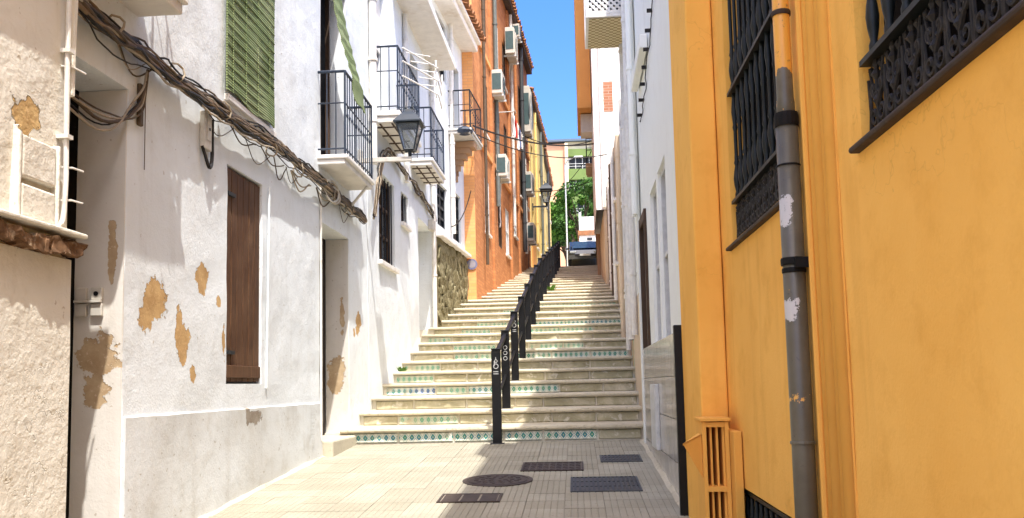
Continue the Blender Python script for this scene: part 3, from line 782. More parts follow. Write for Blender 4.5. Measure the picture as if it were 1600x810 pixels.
for k in range(4):                                # coil hung by balcony 1
    m = MB(); c = Vector((L_X+.1, 9.62+.04*k, 2.22-.015*k)); rr = .12-.014*k
    m.tube([c+Vector((.03*math.cos(t), rr*1.5*math.cos(t), rr*math.sin(t))) for t in [i*math.pi/9 for i in range(19)]], .011, 6, cap=False); m.build('coil', M['cable_l' if k % 2 else 'boxplastic'], cb)

# ------------------------------------------------------------------ LEFT: second white house
B2 = root('white_house', (L_X, 14, .3), 'white house beside the stairs with two small balconies and barred window', 'house')
X2 = L_X+.004; y0 = 11.76
hol = [(12.42-y0, 13.5-y0, 1.83, 3.15, .14), (14.03-y0, 14.58-y0, 2.68, 3.2, .14), (15.5-y0, 17.05-y0, .6, 3.05, .34), (12.2-y0, 13.0-y0, 3.94, 6.1, .2), (14.95-y0, 15.6-y0, 3.98, 5.9, .2)]
mb, fr = facade((X2, y0), (X2+.04, 17.24), -1.5, 6.6, hol, amp=.012, cell=.14, seed=3)
mb.build('wall', M['white2'], B2)
window(fr, B2, 12.42-y0, 13.5-y0, 1.83, 3.15, .09, .05, 'frame_b', 'glass', 1, 2, sill=True, bars=5)
window(fr, B2, 14.03-y0, 14.58-y0, 2.68, 3.2, .09, .04, 'frame_b', 'glass', 1, 1, sill=True, bars=3)
m = MB(); fbox(m, fr, 15.5-y0, 17.05-y0, .6, 3.05, -.35, -.31); m.build('street_door', M['rwhite'], B2)
m = MB(); fbox(m, fr, 12.21-y0, 12.99-y0, 3.94, 6.1, -.21, -.17); o = m.build('dark_doorway_panel', M['dark'], B2)
c = MB(); fbox(c, fr, 12.45-y0, 12.5-y0, 3.94, 6.09, -.17, -.12); fbox(c, fr, 12.7-y0, 12.75-y0, 3.94, 6.09, -.17, -.12); child(c, 'door_frame', M['frame_w'], o)
c = MB(); fbox(c, fr, 12.22-y0, 12.98-y0, 5.1, 6.09, -.11, -.09); child(c, 'roller_blind', M['slab'], o)
m = MB(); fbox(m, fr, 14.96-y0, 15.59-y0, 3.98, 5.9, -.21, -.17); m.build('dark_doorway_panel', M['dark'], B2)
balcony(fr, B2, 12.06-y0, 13.75-y0, 3.74, .17, .40, .95, 13, ribs=True)
balcony(fr, B2, 14.85-y0, 16.3-y0, 3.82, .13, .40, .9, 10, ribs=True)
m = MB(); fbox(m, fr, 13.4-y0, 17.2-y0, 6.35, 6.5, -.05, .5); m.build('eave_slab', M['slab'], B2, bevel=.02)
downpipe(X2+.06, 11.86, 3.1, 6.6, .055, 'pipewhite', B2, 4)
downpipe(X2+.06, 14.3, 3.4, 6.3, .04, 'pipewhite', B2, 2)
downpipe(X2+.09, 16.9, .9, 6.3, .045, 'pipewhite', B2, 3)
m = MB(); fbox(m, fr, 16.55-y0, 16.8-y0, 3.0, 3.2, 0, .1); m.build('intercom_box', M['boxplastic'], B2, bevel=.01)
cable_bundle('cable_bundle', 'cables running under the balconies of the second white house', [(X2+.05, 11.8, 2.35), (X2+.05, 12.6, 3.45), (X2+.05, 14.5, 3.5), (X2+.05, 16, 3.45), (X2+.07, 17.2, 3.3)], 9, .05, ['cable_b', 'cable_l', 'cable_d'], 71)
m = MB(); rk = root('drying_rack', (-2.3, 13, 4.9), 'white folding clothes rack hung over the second balcony', 'clothes rack')
for z in (4.92, 4.72, 4.5):
    m = MB(); m.tube([(-2.38, 12.3, z), (-2.0, 13.2, z), (-2.05, 13.9, z)], .012, 6); m.build('rail', M['pipewhite'], rk)
for t in range(5):
    m = MB(); yy = 12.5+.35*t; m.tube([(-2.36, yy, 4.92), (-2.04, yy+.2, 4.92)], .008, 5); m.build('wire', M['pipewhite'], rk)
for yy in (13.2, 13.85):
    m = MB(); m.tube([(-2.03, yy, 4.45), (-2.03, yy, 5.05)], .014, 6); m.build('post', M['pipewhite'], rk)

# ------------------------------------------------------------------ LEFT: third white house over stone wall
Cc = root('white_house', (-2.7, 18.5, 1.2), 'tall white house above the lichen stone wall with dark shutters', 'house')
c0, c1 = (-2.735, 17.26), (-2.52, 20.48)
hol = [(.32, 1.25, 3.3, 4.2, .12), (1.88, 2.78, 3.25, 4.35, .12), (.4, 1.4, 6.55, 7.85, .12), (1.75, 2.8, 5.75, 7.35, .2)]
mb, fr = facade(c0, c1, -.5, 8.2, hol, amp=.01, cell=.2, seed=4)
mb.build('wall', M['white2'], Cc)
for h in hol[:3]:
    w = window(fr, Cc, h[0], h[1], h[2], h[3], .07, .06, 'iron', 'shutter_d', 1, 3)
m = MB(); fbox(m, fr, 1.76, 2.79, 5.75, 7.35, -.21, -.17); o = m.build('dark_doorway_panel', M['dark'], Cc)
c = MB(); fbox(c, fr, 1.8, 2.2, 5.8, 7.3, -.16, -.12); child(c, 'shutter', M['shutter_d'], o)
balcony(fr, Cc, 1.5, 2.95, 5.50, .12, .52, .85, 9, metal='iron', slabmat='concrete')
m = MB()
for k in range(7):
    t = k/6; oo = .42*(1-t)**1.6+.04; zz = 5.49-.75*t; fbox(m, fr, 2.1+.04*k, 2.5-.04*k, zz-.13, zz, 0, oo)
m.build('balcony_corbel', M['brownwall'], Cc)
m = MB(); fbox(m, fr, -.1, 3.3, 8.0, 8.16, -.05, .38); fbox(m, fr, -.1, 3.3, 8.163, 8.26, -.05, .46); m.build('cornice', M['slab'], Cc, bevel=.02)
t = MB(); n = 6
for k in range(n+1):
    pass
def tile_mesh(r=.085, l=.5, n=7):
    b = MB()
    for s, rr in ((0, r), (1, r*.8)):
        for k in range(n+1):
            a = math.pi*k/n; b.v.append((rr*math.cos(a), s*l, rr*math.sin(a)))
        for k in range(n+1):
            a = math.pi*k/n; b.v.append((rr*.8*math.cos(a), s*l, rr*.8*math.sin(a)))
    N_ = n+1
    for k in range(n):
        b.f += [(k, k+1, 2*N_+k+1, 2*N_+k), (N_+k, 3*N_+k, 3*N_+k+1, N_+k+1), (k, N_+k, N_+k+1, k+1)]
    return b.mesh('roof_tile', M['tileroof'])
TM = tile_mesh()
def tile_row(fr, parent, u0, u1, z, out, step=.185, slope=.28):
    ang = math.atan2(-fr['N'].y, -fr['N'].x)-math.pi/2; u = u0
    while u < u1:
        inst(TM, 'roof_tile', P(fr, u, z+random.uniform(-.01, .01), out+random.uniform(-.02, .02)), parent, (slope, 0, ang)); u += step
tile_row(fr, Cc, -.05, 3.3, 8.27, .56)
rf = MB(); 
a_, b_, c_, d_ = P(fr, -.1, 8.28, .4), P(fr, 3.3, 8.28, .4), P(fr, 3.3, 9.6, -4.5), P(fr, -.1, 9.6, -4.5); rf.quad(a_, b_, c_, d_); rf.build('roof', M['tileroof'], Cc)
downpipe(*P(fr, 1.55, 0, .08).xy, 3.3, 8.0, .05, 'pipewhite', Cc, 4)
m = MB(); c = P(fr, 1.6, 5.6, .35); m.lathe(c-Vector((0, 0, .12)), [(.03, 0), (.16, .03), (.19, .09), (.17, .14), (.05, .2)], 14); m.build('canopy_lamp', M['railblue'], Cc)
# stone wall
S = root('stone_wall', (-2.6, 19, 1.3), 'lichen-covered rubble stone wall beside the stairs below a white house', 'stone wall')
ang = math.atan2(c1[1]-c0[1], c1[0]-c0[0]); Ls = (Vector(c1)-Vector(c0)).length
mb = MB()
fbox(mb, fr, .1, Ls-.02, .3, 3.0, .0, .03); mb.build('mortar_bed', M['stonemortar'], S)
z = .7; row = 0
stone_meshes = []
for k in range(7):
    m = bmesh.new(); bmesh.ops.create_cube(m, size=1); bmesh.ops.subdivide_edges(m, edges=m.edges, cuts=2, use_grid_fill=True)
    for v in m.verts:
        q = v.co.copy(); v.co = q*(1-.28*max(0, q.length-.5))+Vector((noise.noise(q*2+Vector((k, 3, 1))), noise.noise(q*2+Vector((1, k, 7))), noise.noise(q*2+Vector((5, 2, k)))))*.22
    me = bpy.data.meshes.new('stone'); m.to_mesh(me); m.free(); me.materials.append(M['stone']); me.polygons.foreach_set('use_smooth', [True]*len(me.polygons)); stone_meshes.append(me)
while z < 2.95:
    h = random.uniform(.12, .34); u = .14+random.uniform(0, .1)
    while u < Ls-.1:
        w = random.uniform(.12, .5); w = min(w, Ls-.03-u)
        inst(random.choice(stone_meshes), 'stone', P(fr, u+w/2, z+h/2+random.uniform(-.03, .03), .03), S, (random.uniform(-.15, .15), random.uniform(-.35, .35), ang+random.uniform(-.15, .15)), (w*1.15, random.uniform(.045, .08), h*1.2)); u += w*.98
    z += h*.97
m = MB(); fbox(m, fr, .05, Ls-.02, 3.0, 3.07, -.01, .16); m.build('coping', M['slab'], S, bevel=.015)

# ------------------------------------------------------------------ LEFT: orange brick house
O = root('orange_house', (-2.2, 26, 2), 'tall orange brick apartment house with air conditioners and pipes', 'house')
o0, o1 = (-2.27, 20.5), (-1.56, 33.2)
hol = []
for fl, zz in enumerate((3.9, 6.5, 9.1)):
    for k, u in enumerate((1.55, 3.9, 5.5, 7.5, 9.4, 11.3)):
        if zz < 4 and u > 9: continue
        hol.append((u, u+.75, zz+(.9 if (zz < 4 and u > 6) else 0.0), zz+1.4, .06))
mb, fr = facade(o0, o1, 0, 11.95, hol, amp=.006, cell=.6, seed=5)
mb.build('wall', M['oside_shade'], O)
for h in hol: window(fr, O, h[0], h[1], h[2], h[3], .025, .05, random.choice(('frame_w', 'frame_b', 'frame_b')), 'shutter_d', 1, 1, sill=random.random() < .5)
m = MB(); m.box(-4.5, -2.262, 20.482, 20.497, 0, 11.9); m.build('brick_end_wall', M['obrick_lit'], O)
m = MB(); fbox(m, fr, -.12, 12.75, 11.953, 12.10, -.05, .2); m.build('eave', M['leadroof'], O, bevel=.02)
tile_row(fr, O, -.1, 12.7, 12.13, .27, step=.23)
rf = MB(); rf.quad(P(fr, -.15, 12.12, .22), P(fr, 12.78, 12.12, .22), P(fr, 12.78, 13.6, -5), P(fr, -.15, 13.6, -5)); rf.build('roof', M['tileroof'], O)
for u, r, mk, z0, z1 in ((3.35, .06, 'pipegrey', 4.9, 11.9), (7.0, .05, 'pipewhite', 5, 11.9), (9.85, .07, 'pipedark', 4.6, 11.9), (10.3, .05, 'pipewhite', 4.6, 8), (1.2, .04, 'cable_b', 3, 11.9)):
    p = P(fr, u, 0, .1); downpipe(p.x, p.y, z0, z1, r, mk, O, 5)
for k in range(9):                                   # render bands, cornice strips
    pass
for zz in (5.95, 8.55):
    m = MB(); fbox(m, fr, -.02, 12.7, zz, zz+.12, 0, .05); m.build('string_course', M['obrick_lit'], O)
for u in (2.75, 6.6, 8.7):
    m = MB(); fbox(m, fr, u, u+.28, 1.5, 11.9, 0, .06); m.build('pilaster', M['oside_shade'], O)
AClist = [(3.1, 8.55, .85, .75, 'boxy cream air conditioner high on the orange house near its corner', 0), (6.3, 11.0, 1.2, .95, 'large double air conditioner under the orange house eaves', 1), (7.6, 11.75, .6, .5, 'small white air conditioner just below the orange roof edge', 0),
          (3.7, 6.35, .95, .7, 'pale air conditioner low on the orange wall above a pipe', 1), (10.6, 7.5, 1.1, .8, 'air conditioner beside the dark pipe at orange house end', 0), (11.0, 5.75, 1.1, .75, 'lowest air conditioner at the far end of the orange house', 0),
          (10.5, 10.6, 1.0, 1.9, 'tall white upright cabinet unit near the far orange eaves', 1)]
def ac_unit(fr, u, z, w, h, label, kind):
    c = P(fr, u, z-h/2, 0); r = root('air_conditioner', c, label, 'air conditioner', 'air conditioners on the orange house')
    dpt = .34; w *= .85; h *= .88
    m = MB(); m.tube(wavy([P(fr, u+w*.3, z-h, .1), P(fr, u+w*.45, z-h-.4, .05), P(fr, u+w*.35, z-h-1.3, .04)], 6, .05, u), .018, 5); m.build('hose', M['pipewhite' if kind else 'pipedark'], r)
    m = MB(); fbox(m, fr, u-w/2, u+w/2, z-h, z, .06, dpt); m.build('casing', M['ac'], r, bevel=.015)
    m = MB(); cc = P(fr, u+w*.1, z-h*.5, dpt+.008); m.ring(cc, fr['U'], Vector((0, 0, 1)), h*.3, h*.16, 16); m.ring(cc, fr['U'], Vector((0, 0, 1)), h*.12, h*.1, 12); m.build('fan_grille', M['acdark'], r, fix=False)
    m = MB(); q = P(fr, u-w/2-.006, z-h*.5, .06+(dpt-.06)/2); m.obox(q, fr['U']*.004, fr['N']*.12, Vector((0, 0, h*.34))); m.build('side_vent', M['acdark'], r)
    for s in (-1, 1):
        m = MB(); fbox(m, fr, u+s*w*.35-.02, u+s*w*.35+.02, z-h-.05, z-h-.002, 0, dpt+.04); m.build('bracket', M['steel'], r)
    if kind:
        for k in range(3):
            m = MB(); fbox(m, fr, u-w*.45+k*w*.32, u-w*.45+k*w*.32+.04, z-h+.04, z-.04, dpt, dpt+.02); m.build('slat', M['ac'], r)
    return r
for a in AClist: ac_unit(fr, *a)
LC = [('.', (.75, .73, .7)), ('r', (.5, .05, .04)), ('w', (.78, .77, .74)), ('b', (.12, .16, .3)), ('w', (.72, .7, .66))]
cl = root('washing_line', P(fr, 4.8, 7.6, .5), 'clothes line strung out from the orange wall', 'clothes line')
m = MB(); m.tube([P(fr, 4.0, 7.75, .45), P(fr, 6.6, 7.75, .45)], .008, 5); m.build('line', M['pipewhite'], cl)
for u in (4.0, 6.6):
    m = MB(); m.tube([P(fr, u, 7.75, 0), P(fr, u, 7.75, .48)], .012, 5); m.build('arm', M['steel'], cl)
for k, (nm, cc) in enumerate(LC):
    mt = plain('cloth_%d' % k, cc, .9, .1, vary=.2); m = MB(); u = 4.15+k*.48; rows = []
    hh = (.6, .5, .75, .55, .45)[k]
    for i in range(7):
        rows.append([P(fr, u+.38*i/6, 7.75-hh*j/5, .45+.03*math.sin(i*1.9+j*.7)) for j in range(6)])
    for a_, b_ in zip(rows, rows[1:]):
        for j in range(5): m.quad(a_[j], b_[j], b_[j+1], a_[j+1])
    o = m.build('hanging_garment', mt, None, fix=False); tag(o, ('pale shirt nearest the camera on the clothes line', 'red garment hanging on the clothes line', 'white towel in the middle of the clothes line', 'blue garment hanging on the clothes line', 'small white cloth at far end of the clothes line')[k], 'laundry', 'laundry on the orange house')
sg = root('round_sign', P(fr, .15, 2.85, .1), 'small round blue sign at the orange house corner', 'sign')
m = MB(); m.lathe((0, 0, 0), [(.13, -.008), (.13, .008)], 20); o = m.build('disc', plain('sign_blue', (.17, .17, .27), .5), sg, local=True); o.rotation_euler = (math.pi/2, 0, 0)
m = MB(); m.lathe((0, 0, 0), [(.09, -.012), (.09, .012)], 16); o = m.build('disc_centre', plain('sign_grey', (.30, .27, .29), .5), sg, local=True); o.rotation_euler = (math.pi/2, 0, 0)
sg.location = (-2.36, 20.46, 2.85)
m = MB(); fbox(m, fr, 12.05, 12.35, 5.0, 5.5, .004, .016); tag(m.build('poster', plain('paper', (.75, .73, .68), .8)), 'small white notice on the far end of the orange wall', 'notice')

# ------------------------------------------------------------------ LEFT far: lemon houses
def far_house(label, p0, p1, z0, z1, mat, cols, rowsz, eave=True, seed=6, side=1, w=.7, h=1.2):
    r = root('far_house', (p0[0], p0[1], z0), label, 'house')
    Lg = (Vector(p1)-Vector(p0)).length; hol = []
    for zz in rowsz:
        for k in range(cols):
            u = Lg*(k+.5)/cols; hol.append((u-w/2, u+w/2, zz, zz+h, .14))
    mb, fr = facade(p0, p1, z0, z1, hol, amp=.004, cell=.8, seed=seed, side=side, body=5)
    mb.build('wall', M[mat], r)
    for hh in hol: window(fr, r, *hh[:4], .1, .05, 'frame_b', random.choice(('glass', 'shutter_d')), 1, 1, sill=True)
    if eave:
        m = MB(); fbox(m, fr, -.1, Lg+.1, z1+.003, z1+.14, -.05, .14); m.build('eave', M['leadroof'], r)
        tile_row(fr, r, -.05, Lg+.05, z1+.16, .2, step=.26)
        rf = MB(); rf.quad(P(fr, -.1, z1+.15, .15), P(fr, Lg+.1, z1+.15, .15), P(fr, Lg+.1, z1+1.4, -4), P(fr, -.1, z1+1.4, -4)); rf.build('roof', M['tileroof'], r)
    return r, fr
Y1, fy = far_house('pale yellow house behind the orange one with a tiled eave', (-1.53, 33.25), (-1.22, 41), 3, 11.2, 'lemon', 4, (5.6, 8.2), seed=8)
m = MB(); fbox(m, fy, .02, 1.6, 3, 5.9, .0, .05); m.build('orange_base', M['farorange'], Y1)
downpipe(*P(fy, 4.6, 0, .1).xy, 5, 11, .06, 'pipegrey', Y1, 4)
downpipe(*P(fy, 1.8, 0, .1).xy, 5.5, 11, .05, 'lemon', Y1, 4)
Y2, fy2 = far_house('yellow ochre house beyond the pale yellow one, lower eave', (-1.3, 41.05), (-1.15, 49), 4, 10.9, 'lemon', 4, (6.8, 8.9), seed=9)
downpipe(*P(fy2, 3.2, 0, .1).xy, 6, 10.8, .06, 'pipedark', Y2, 3)

# ------------------------------------------------------------------ lanterns
def lantern(name, label, wallp, N, zarm, reach, s=1.0, group='wall lanterns'):
    wallp = Vector(wallp); N = Vector(N).normalized(); T = Vector((-N.y, N.x, 0))
    r = root(name, (wallp.x, wallp.y, zarm), label, 'street lamp', group)
    e = wallp+N*reach; e.z = zarm; w = wallp.copy(); w.z = zarm
    m = MB(); m.obox((w+e)/2, N*(reach/2+.02), T*.025, Vector((0, 0, .03))); m.obox(w+N*.02, N*.02, T*.06, Vector((0, 0, .14))); m.build('bracket_arm', M['concrete'] if s < 1.1 else M['lampmetal'], r, bevel=.005)
    m = MB(); m.tube([e, e+Vector((0, 0, .1*s)), e+Vector((0, 0, .13*s))], [.022*s, .03*s, .05*s], 8); m.build('stem', M['lampmetal'], r)
    z0, z1, z2 = zarm+.13*s, zarm+.5*s, zarm+.70*s; a, b, c = .075*s, .165*s, .205*s
    def corner(i, rr, z): return Vector((e.x, e.y, z))+(N*(1 if i in (0, 3) else -1)+T*(1 if i < 2 else -1))*rr
    f = MB()
    for i in range(4):
        f.tube([corner(i, a, z0), corner(i, b, z1)], .012*s, 5); f.tube([corner(i, a, z0), corner((i+1) % 4, a, z0)], .012*s, 5); f.tube([corner(i, b, z1), corner((i+1) % 4, b, z1)], .014*s, 5)
    f.build('cage', M['lampmetal'], r)
    g_ = MB()
    for i in range(4):
        j = (i+1) % 4; g_.quad(corner(i, a*.97, z0), corner(j, a*.97, z0), corner(j, b*.97, z1), corner(i, b*.97, z1))
    g_.build('glass', M['lampglass'], r)
    k = MB()
    lv = [(c, z1+.01*s), (c, z1+.03*s), (.12*s, z1+.14*s), (.06*s, z1+.2*s), (.05*s, z1+.24*s)]
    for (ra, za), (rb, zb) in zip(lv, lv[1:]):
        for i in range(4): j = (i+1) % 4; k.quad(corner(i, ra, za), corner(j, ra, za), corner(j, rb, zb), corner(i, rb, zb))
    k.quad(*[corner(i, c, z1+.01*s) for i in range(4)]); k.quad(*[corner(i, .05*s, z1+.24*s) for i in range(4)])
    k.build('cap', M['lampmetal'], r)
    k = MB()
    for i in range(4):
        q = corner(i, .05*s, z1+.26*s); k.tube([corner(i, .04*s, z1+.235*s), q, q+Vector((0, 0, .04*s))], [.012*s, .016*s, .004*s], 5)
    k.build('crown', M['lampmetal'], r)
    return r
lantern('wall_lantern', 'blue-black lantern on a bracket between the two white houses', (L_X, 11.3, 0), (1, 0, 0), 3.0, .68, .9)
lantern('wall_lantern', 'small far lantern on the pale yellow house wall', (-1.5, 33.9, 0), (1, 0, 0), 6.9, .55, 1.25)

# ------------------------------------------------------------------ stair railing
HR = root('stair_railing', (-.92, 10.4, -.67), 'black steel railing climbing the middle of the stairs', 'railing')
def railx(d): return -.93+(d-10.4)*.0205
posts = [(10.36, gz(10.36), 1.09)]
i = 1
while i < NR1+NR2-1:
    a, b_, z, r_ = STEP[i]; posts.append((a+.3, z, 1.0)); i += 2
pmesh = {}
def post_mesh(h):
    if h not in pmesh:
        b = MB(); b.box(-.053, .053, -.03, .03, -.03, h); b.box(-.058, .058, -.037, .037, h+.002, h+.02); b.box(-.085, .085, -.055, .055, -.02, .008); pmesh[h] = b.mesh('post', M['black'])
    return pmesh[h]
white_paint = plain('white_decal', (.42, .42, .41), .6, vary=.1)
tops = []
for k, (dd, zz, h) in enumerate(posts):
    x = railx(dd); o = inst(post_mesh(h), 'post', (x, dd, zz), HR); tops.append(Vector((x, dd, zz+h-.05)))
    bv = o.modifiers.new('bevel', 'BEVEL'); bv.width = .006; bv.segments = 1
    if k < 3:
        e = MB(); yf = -.0312; zc = h-.16
        if k == 1:
            for q in range(3): e.ring((0, yf, zc-.05-.07*q), (1, 0, 0), (0, 0, 1), .024, .008, 16)
        else:
            e.ring((0, yf, zc-.03), (1, 0, 0), (0, 0, 1), .027, .009, 18); e.ring((.002, yf, zc+.03), (1, 0, 0), (0, 0, 1), .016, .007, 14)
            e.box(-.022, -.013, yf-.001, yf+.001, zc-.03, zc+.03); e.box(-.004, .004, yf-.001, yf+.001, zc+.045, zc+.075)
            for q in range(2):
                for p_ in range(4): e.box(-.028+.015*p_, -.018+.015*p_, yf-.001, yf+.001, zc-.10-.025*q, zc-.087-.025*q)
        em = e.build('emblem', white_paint, None, fix=False); em.parent = o
for (a, b_) in zip(tops, tops[1:]):
    for dz, w in ((0, .042), (-.52, .024)):
        p, q = a+Vector((0, .03, dz)), b_+Vector((0, -.03, dz)); m = MB(); dr_ = (q-p).normalized(); sd_ = Vector((1, 0, 0)); nn = dr_.cross(sd_).normalized()
        m.obox((p+q)/2, dr_*((q-p).length/2), sd_*(w*.55), nn*w*.55); m.build('rail_bar', M['black'], HR)

# ------------------------------------------------------------------ pavement covers
def on_ground(o, x, y, dz=.004): o.location = (x, y, gz(y)+dz); o.rotation_euler = (math.atan(SL), 0, 0)
c = root('manhole_cover', (0, 0, 0), 'round rusty manhole cover in the pavement', 'manhole cover'); on_ground(c, -.71, 7.84)
m = MB(); m.lathe((0, 0, 0), [(.31, -.02), (.31, .004), (.275, .004), (.27, .0)], 36); m.build('frame', M['cover'], c, local=True)
m = MB(); m.lathe((0, 0, 0), [(.262, -.02), (.262, .003), (.25, .006)], 36); o = m.build('lid', M['cover'], c, local=True)
m = MB()
for r_ in (.07, .13, .19):
    n = int(r_*80)
    for k in range(n):
        a = 2*math.pi*k/n; q = Vector((math.cos(a)*r_, math.sin(a)*r_, .007)); m.obox(q, Vector((math.cos(a), math.sin(a), 0))*.018, Vector((-math.sin(a), math.cos(a), 0))*.012, (0, 0, .003))
o2 = m.build('stud_pattern', M['cover'], None); o2.parent = o; o2['kind'] = 'stuff'
def rect_cover(name, label, x0, x1, y0, y1, kind, mk):
    c = root(name, (0, 0, 0), label, 'grate' if kind == 'grate' else 'utility cover', None); on_ground(c, (x0+x1)/2, (y0+y1)/2); w, l = (x1-x0)/2, (y1-y0)/2
    m = MB(); e = .022
    m.box(-w, -w+e, -l, l, -.02, .006); m.box(w-e, w, -l, l, -.02, .006); m.box(-w+e, w-e, -l, -l+e, -.02, .0058); m.box(-w+e, w-e, l-e, l, -.02, .0058); m.build('frame', M[mk], c, local=True)
    if kind == 'grate':
        m = MB(); m.box(-w+e, w-e, -l+e, l-e, -.02, .001); m.build('pit', M['black'], c, local=True)
        n = int((2*w-2*e)/.036); bm_ = MB(); bm_.box(-.009, .009, -l+e, l-e, -.01, .005); me = bm_.mesh('grate_bar', M[mk])
        for k in range(n):
            o = bpy.data.objects.new('grate_bar', me); COL.objects.link(o); o.parent = c; o.location = (-w+e+(2*w-2*e)*(k+.5)/n, 0, 0)
        for q in (-.33, .33):
            m = MB(); m.box(-w+e, w-e, l*q-.006, l*q+.006, -.01, .0042); m.build('cross_bar', M[mk], c, local=True)
    elif kind == 'triple':
        for k in range(3):
            a = -w+e+(2*w-2*e)*k/3; m = MB(); m.box(a+.008, a+(2*w-2*e)/3-.008, -l+e, l-e, -.02, .0045); m.build('lid', M[mk], c, local=True, bevel=.003)
        m = MB(); m.box(-w+e, w-e, -l+e, l-e, -.02, .0015); m.build('lid_bed', M['mortar'], c, local=True)
    else:
        m = MB(); m.box(-w+e+.004, w-e-.004, -l+e+.004, l-e-.004, -.02, .004); o = m.build('lid', M[mk], c, local=True)
        m = MB()
        for i in range(9):
            for j in range(5): m.obox(((-w+e)*.9+(2*w-2*e)*.9*i/8, (-l+e)*.85+(2*l-2*e)*.85*j/4, .005), (.018, .018, 0), (-.005, .005, 0), (0, 0, .0025))
        o2 = m.build('tread_pattern', M[mk], None); o2.parent = o; o2['kind'] = 'stuff'
    return c
rect_cover('utility_cover', 'narrow brown three-lid utility cover nearest the camera', -1.10, -.61, 6.86, 7.2, 'triple', 'cover')
rect_cover('utility_cover', 'long brown rectangular cover behind the round manhole', -.54, .05, 8.31, 8.82, 'plain', 'cover')
rect_cover('drain_grate', 'larger grey drain grate, the nearer of the two', -.07, .51, 7.23, 7.92, 'grate', 'grate')
rect_cover('drain_grate', 'smaller grey drain grate close to the first step', .22, .63, 8.79, 9.24, 'grate', 'grate')

# ------------------------------------------------------------------ RIGHT: yellow house
Y = root('yellow_house', (1, 3, gz(3)), 'ochre yellow house with wrought iron window grilles', 'house')
XW = .92; y0 = -1.0
hol = [(.9-y0, 2.80-y0, .75, 3.4, .22), (3.80-y0, 5.10-y0, .79, 3.6, .22), (3.6-y0, 5.24-y0, -1.25, -.60, .2)]
mb, fr = facade((XW, y0), (XW, 6.3), -1.8, 8.6, hol, amp=.004, cell=.16, seed=12, side=-1)
mb.build('wall', M['yellow'], Y)
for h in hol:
    m = MB(); fbox(m, fr, h[0]+.003, h[1]-.003, h[2]+.003, h[3]-.003, -.12, -.09); m.build('unlit_room_sheet', M['dark'], Y)  # dark sheets stand in for interior shade behind the grilles
m = MB(); m.box(.752, XW-.004, 5.46, 6.30, -1.6, 8.55); m.build('pilaster', M['yellow'], Y, bevel=.012)
for dd, w, pr in ((3.10, .035, .03), (3.165, .03, .022), (3.235, .045, .032), (3.34, .03, .018)):
    m = MB(); m.tube([(XW, dd, -1.6), (XW, dd, 8.5)], pr, 10); o = m.build('moulding', M['yellow_trim'], Y, smooth=True)
m = MB(); m.box(XW-.006, XW+.0, 3.05, 3.056, -1.6, 8.5); m.build('expansion_joint', M['yellow_trim'], Y)
def baluster_mesh(h):
    b = MB(); p = [(.009, 0), (.016, .01), (.016, .03), (.011, .045), (.018, .085), (.021, .12), (.017, .16), (.010, .195), (.016, .21), (.012, .225), (.010, .26)]
    p += [(.010, h*.5-.03), (.017, h*.5), (.010, h*.5+.03)] if h > .7 else []
    if h > .5: p += [(.010, h-.22), (.015, h-.2), (.011, h-.18), (.018, h-.11), (.015, h-.07), (.011, h-.03)]
    p += [(.012, h)]
    b.lathe((0, 0, 0), p, 9); return b.mesh('baluster', M['grille'], True)
def scroll_mesh(w, h):
    b = MB()
    def spiral(cx, cz, r, a0, turns, s): return [Vector((0, cx+s*r*(1-.75*t)*math.cos(a0+turns*2*math.pi*t), cz+r*(1-.75*t)*math.sin(a0+turns*2*math.pi*t))) for t in [i/14 for i in range(15)]]
    b.tube([(0, 0, 0), (0, 0, h*.75)], .007, 6)
    for s in (-1, 1):
        b.tube(spiral(s*w*.24, h*.25, w*.22, math.pi, 1.1, s), .007, 6); b.tube(spiral(s*w*.22, h*.62, w*.18, math.pi*1.2, 1.0, s), .006, 6)
        b.tube([(0, 0, h*.35), (0, s*w*.2, h*.52), (0, s*w*.42, h*.95)], [.009, .007, .004], 6)
        b.tube([(0, s*w*.5, 0), (0, s*w*.44, h*.35), (0, s*w*.5, h*.8)], [.008, .006, .006], 6)
    for z, r in ((.42, .016), (.78, .018), (.92, .012)): b.lathe((0, 0, h*z), [(.004, -.02), (r, 0), (.003, .025)], 7)
    for s in (-1, 1): b.lathe((0, s*w*.28, h*.88), [(.003, -.015), (.012, 0), (.003, .015)], 6)
    return b.mesh('scroll', M['grille_lo'])
def grille(name, label, d0, d1, zb, levels, ztop, step, xg=.95):
    g_ = MB()
    for z in levels: g_.box(xg-.028, xg+.02, d0+.004, d1-.004, z-.009, z+.009)
    gr = g_.build(name, M['grille'], Y); gr['label'] = label
    zl = levels[0]; n = max(3, int(round((d1-d0)/.15))); sm = scroll_mesh((d1-d0)/n, zl-zb-.012)
    for k in range(n):
        o = bpy.data.objects.new('scroll', sm); COL.objects.link(o); o.parent = gr; o.location = (xg, d0+(d1-d0)*(k+.5)/n, zb+.004)
    lv = list(levels)+[ztop]
    for a, b_ in zip(lv, lv[1:]):
        me = baluster_mesh(round(b_-a-.018, 3)); n = int((d1-d0)/step)
        for k in range(n):
            o = bpy.data.objects.new('baluster', me); COL.objects.link(o); o.parent = gr; o.location = (xg, d0+(d1-d0)*(k+.5)/n, a+.009)
    return gr
grille('window_grille', 'nearest grille with scrollwork', .9, 2.79, .75, (.985,), 3.38, .135)
grille('window_grille', 'tall grille beside drainpipe', 3.81, 5.09, .79, (1.015, 1.65), 3.58, .125)
gb = MB(); gb.box(.94, .97, 3.62, 5.23, -.64, -.62); gb.box(.94, .97, 3.62, 5.23, -1.2, -1.18); gr = gb.build('cellar_grille', M['grille'], Y)
me = baluster_mesh(.53)
for k in range(13):
    o = bpy.data.objects.new('baluster', me); COL.objects.link(o); o.parent = gr; o.location = (.955, 3.68+.125*k, -1.18)
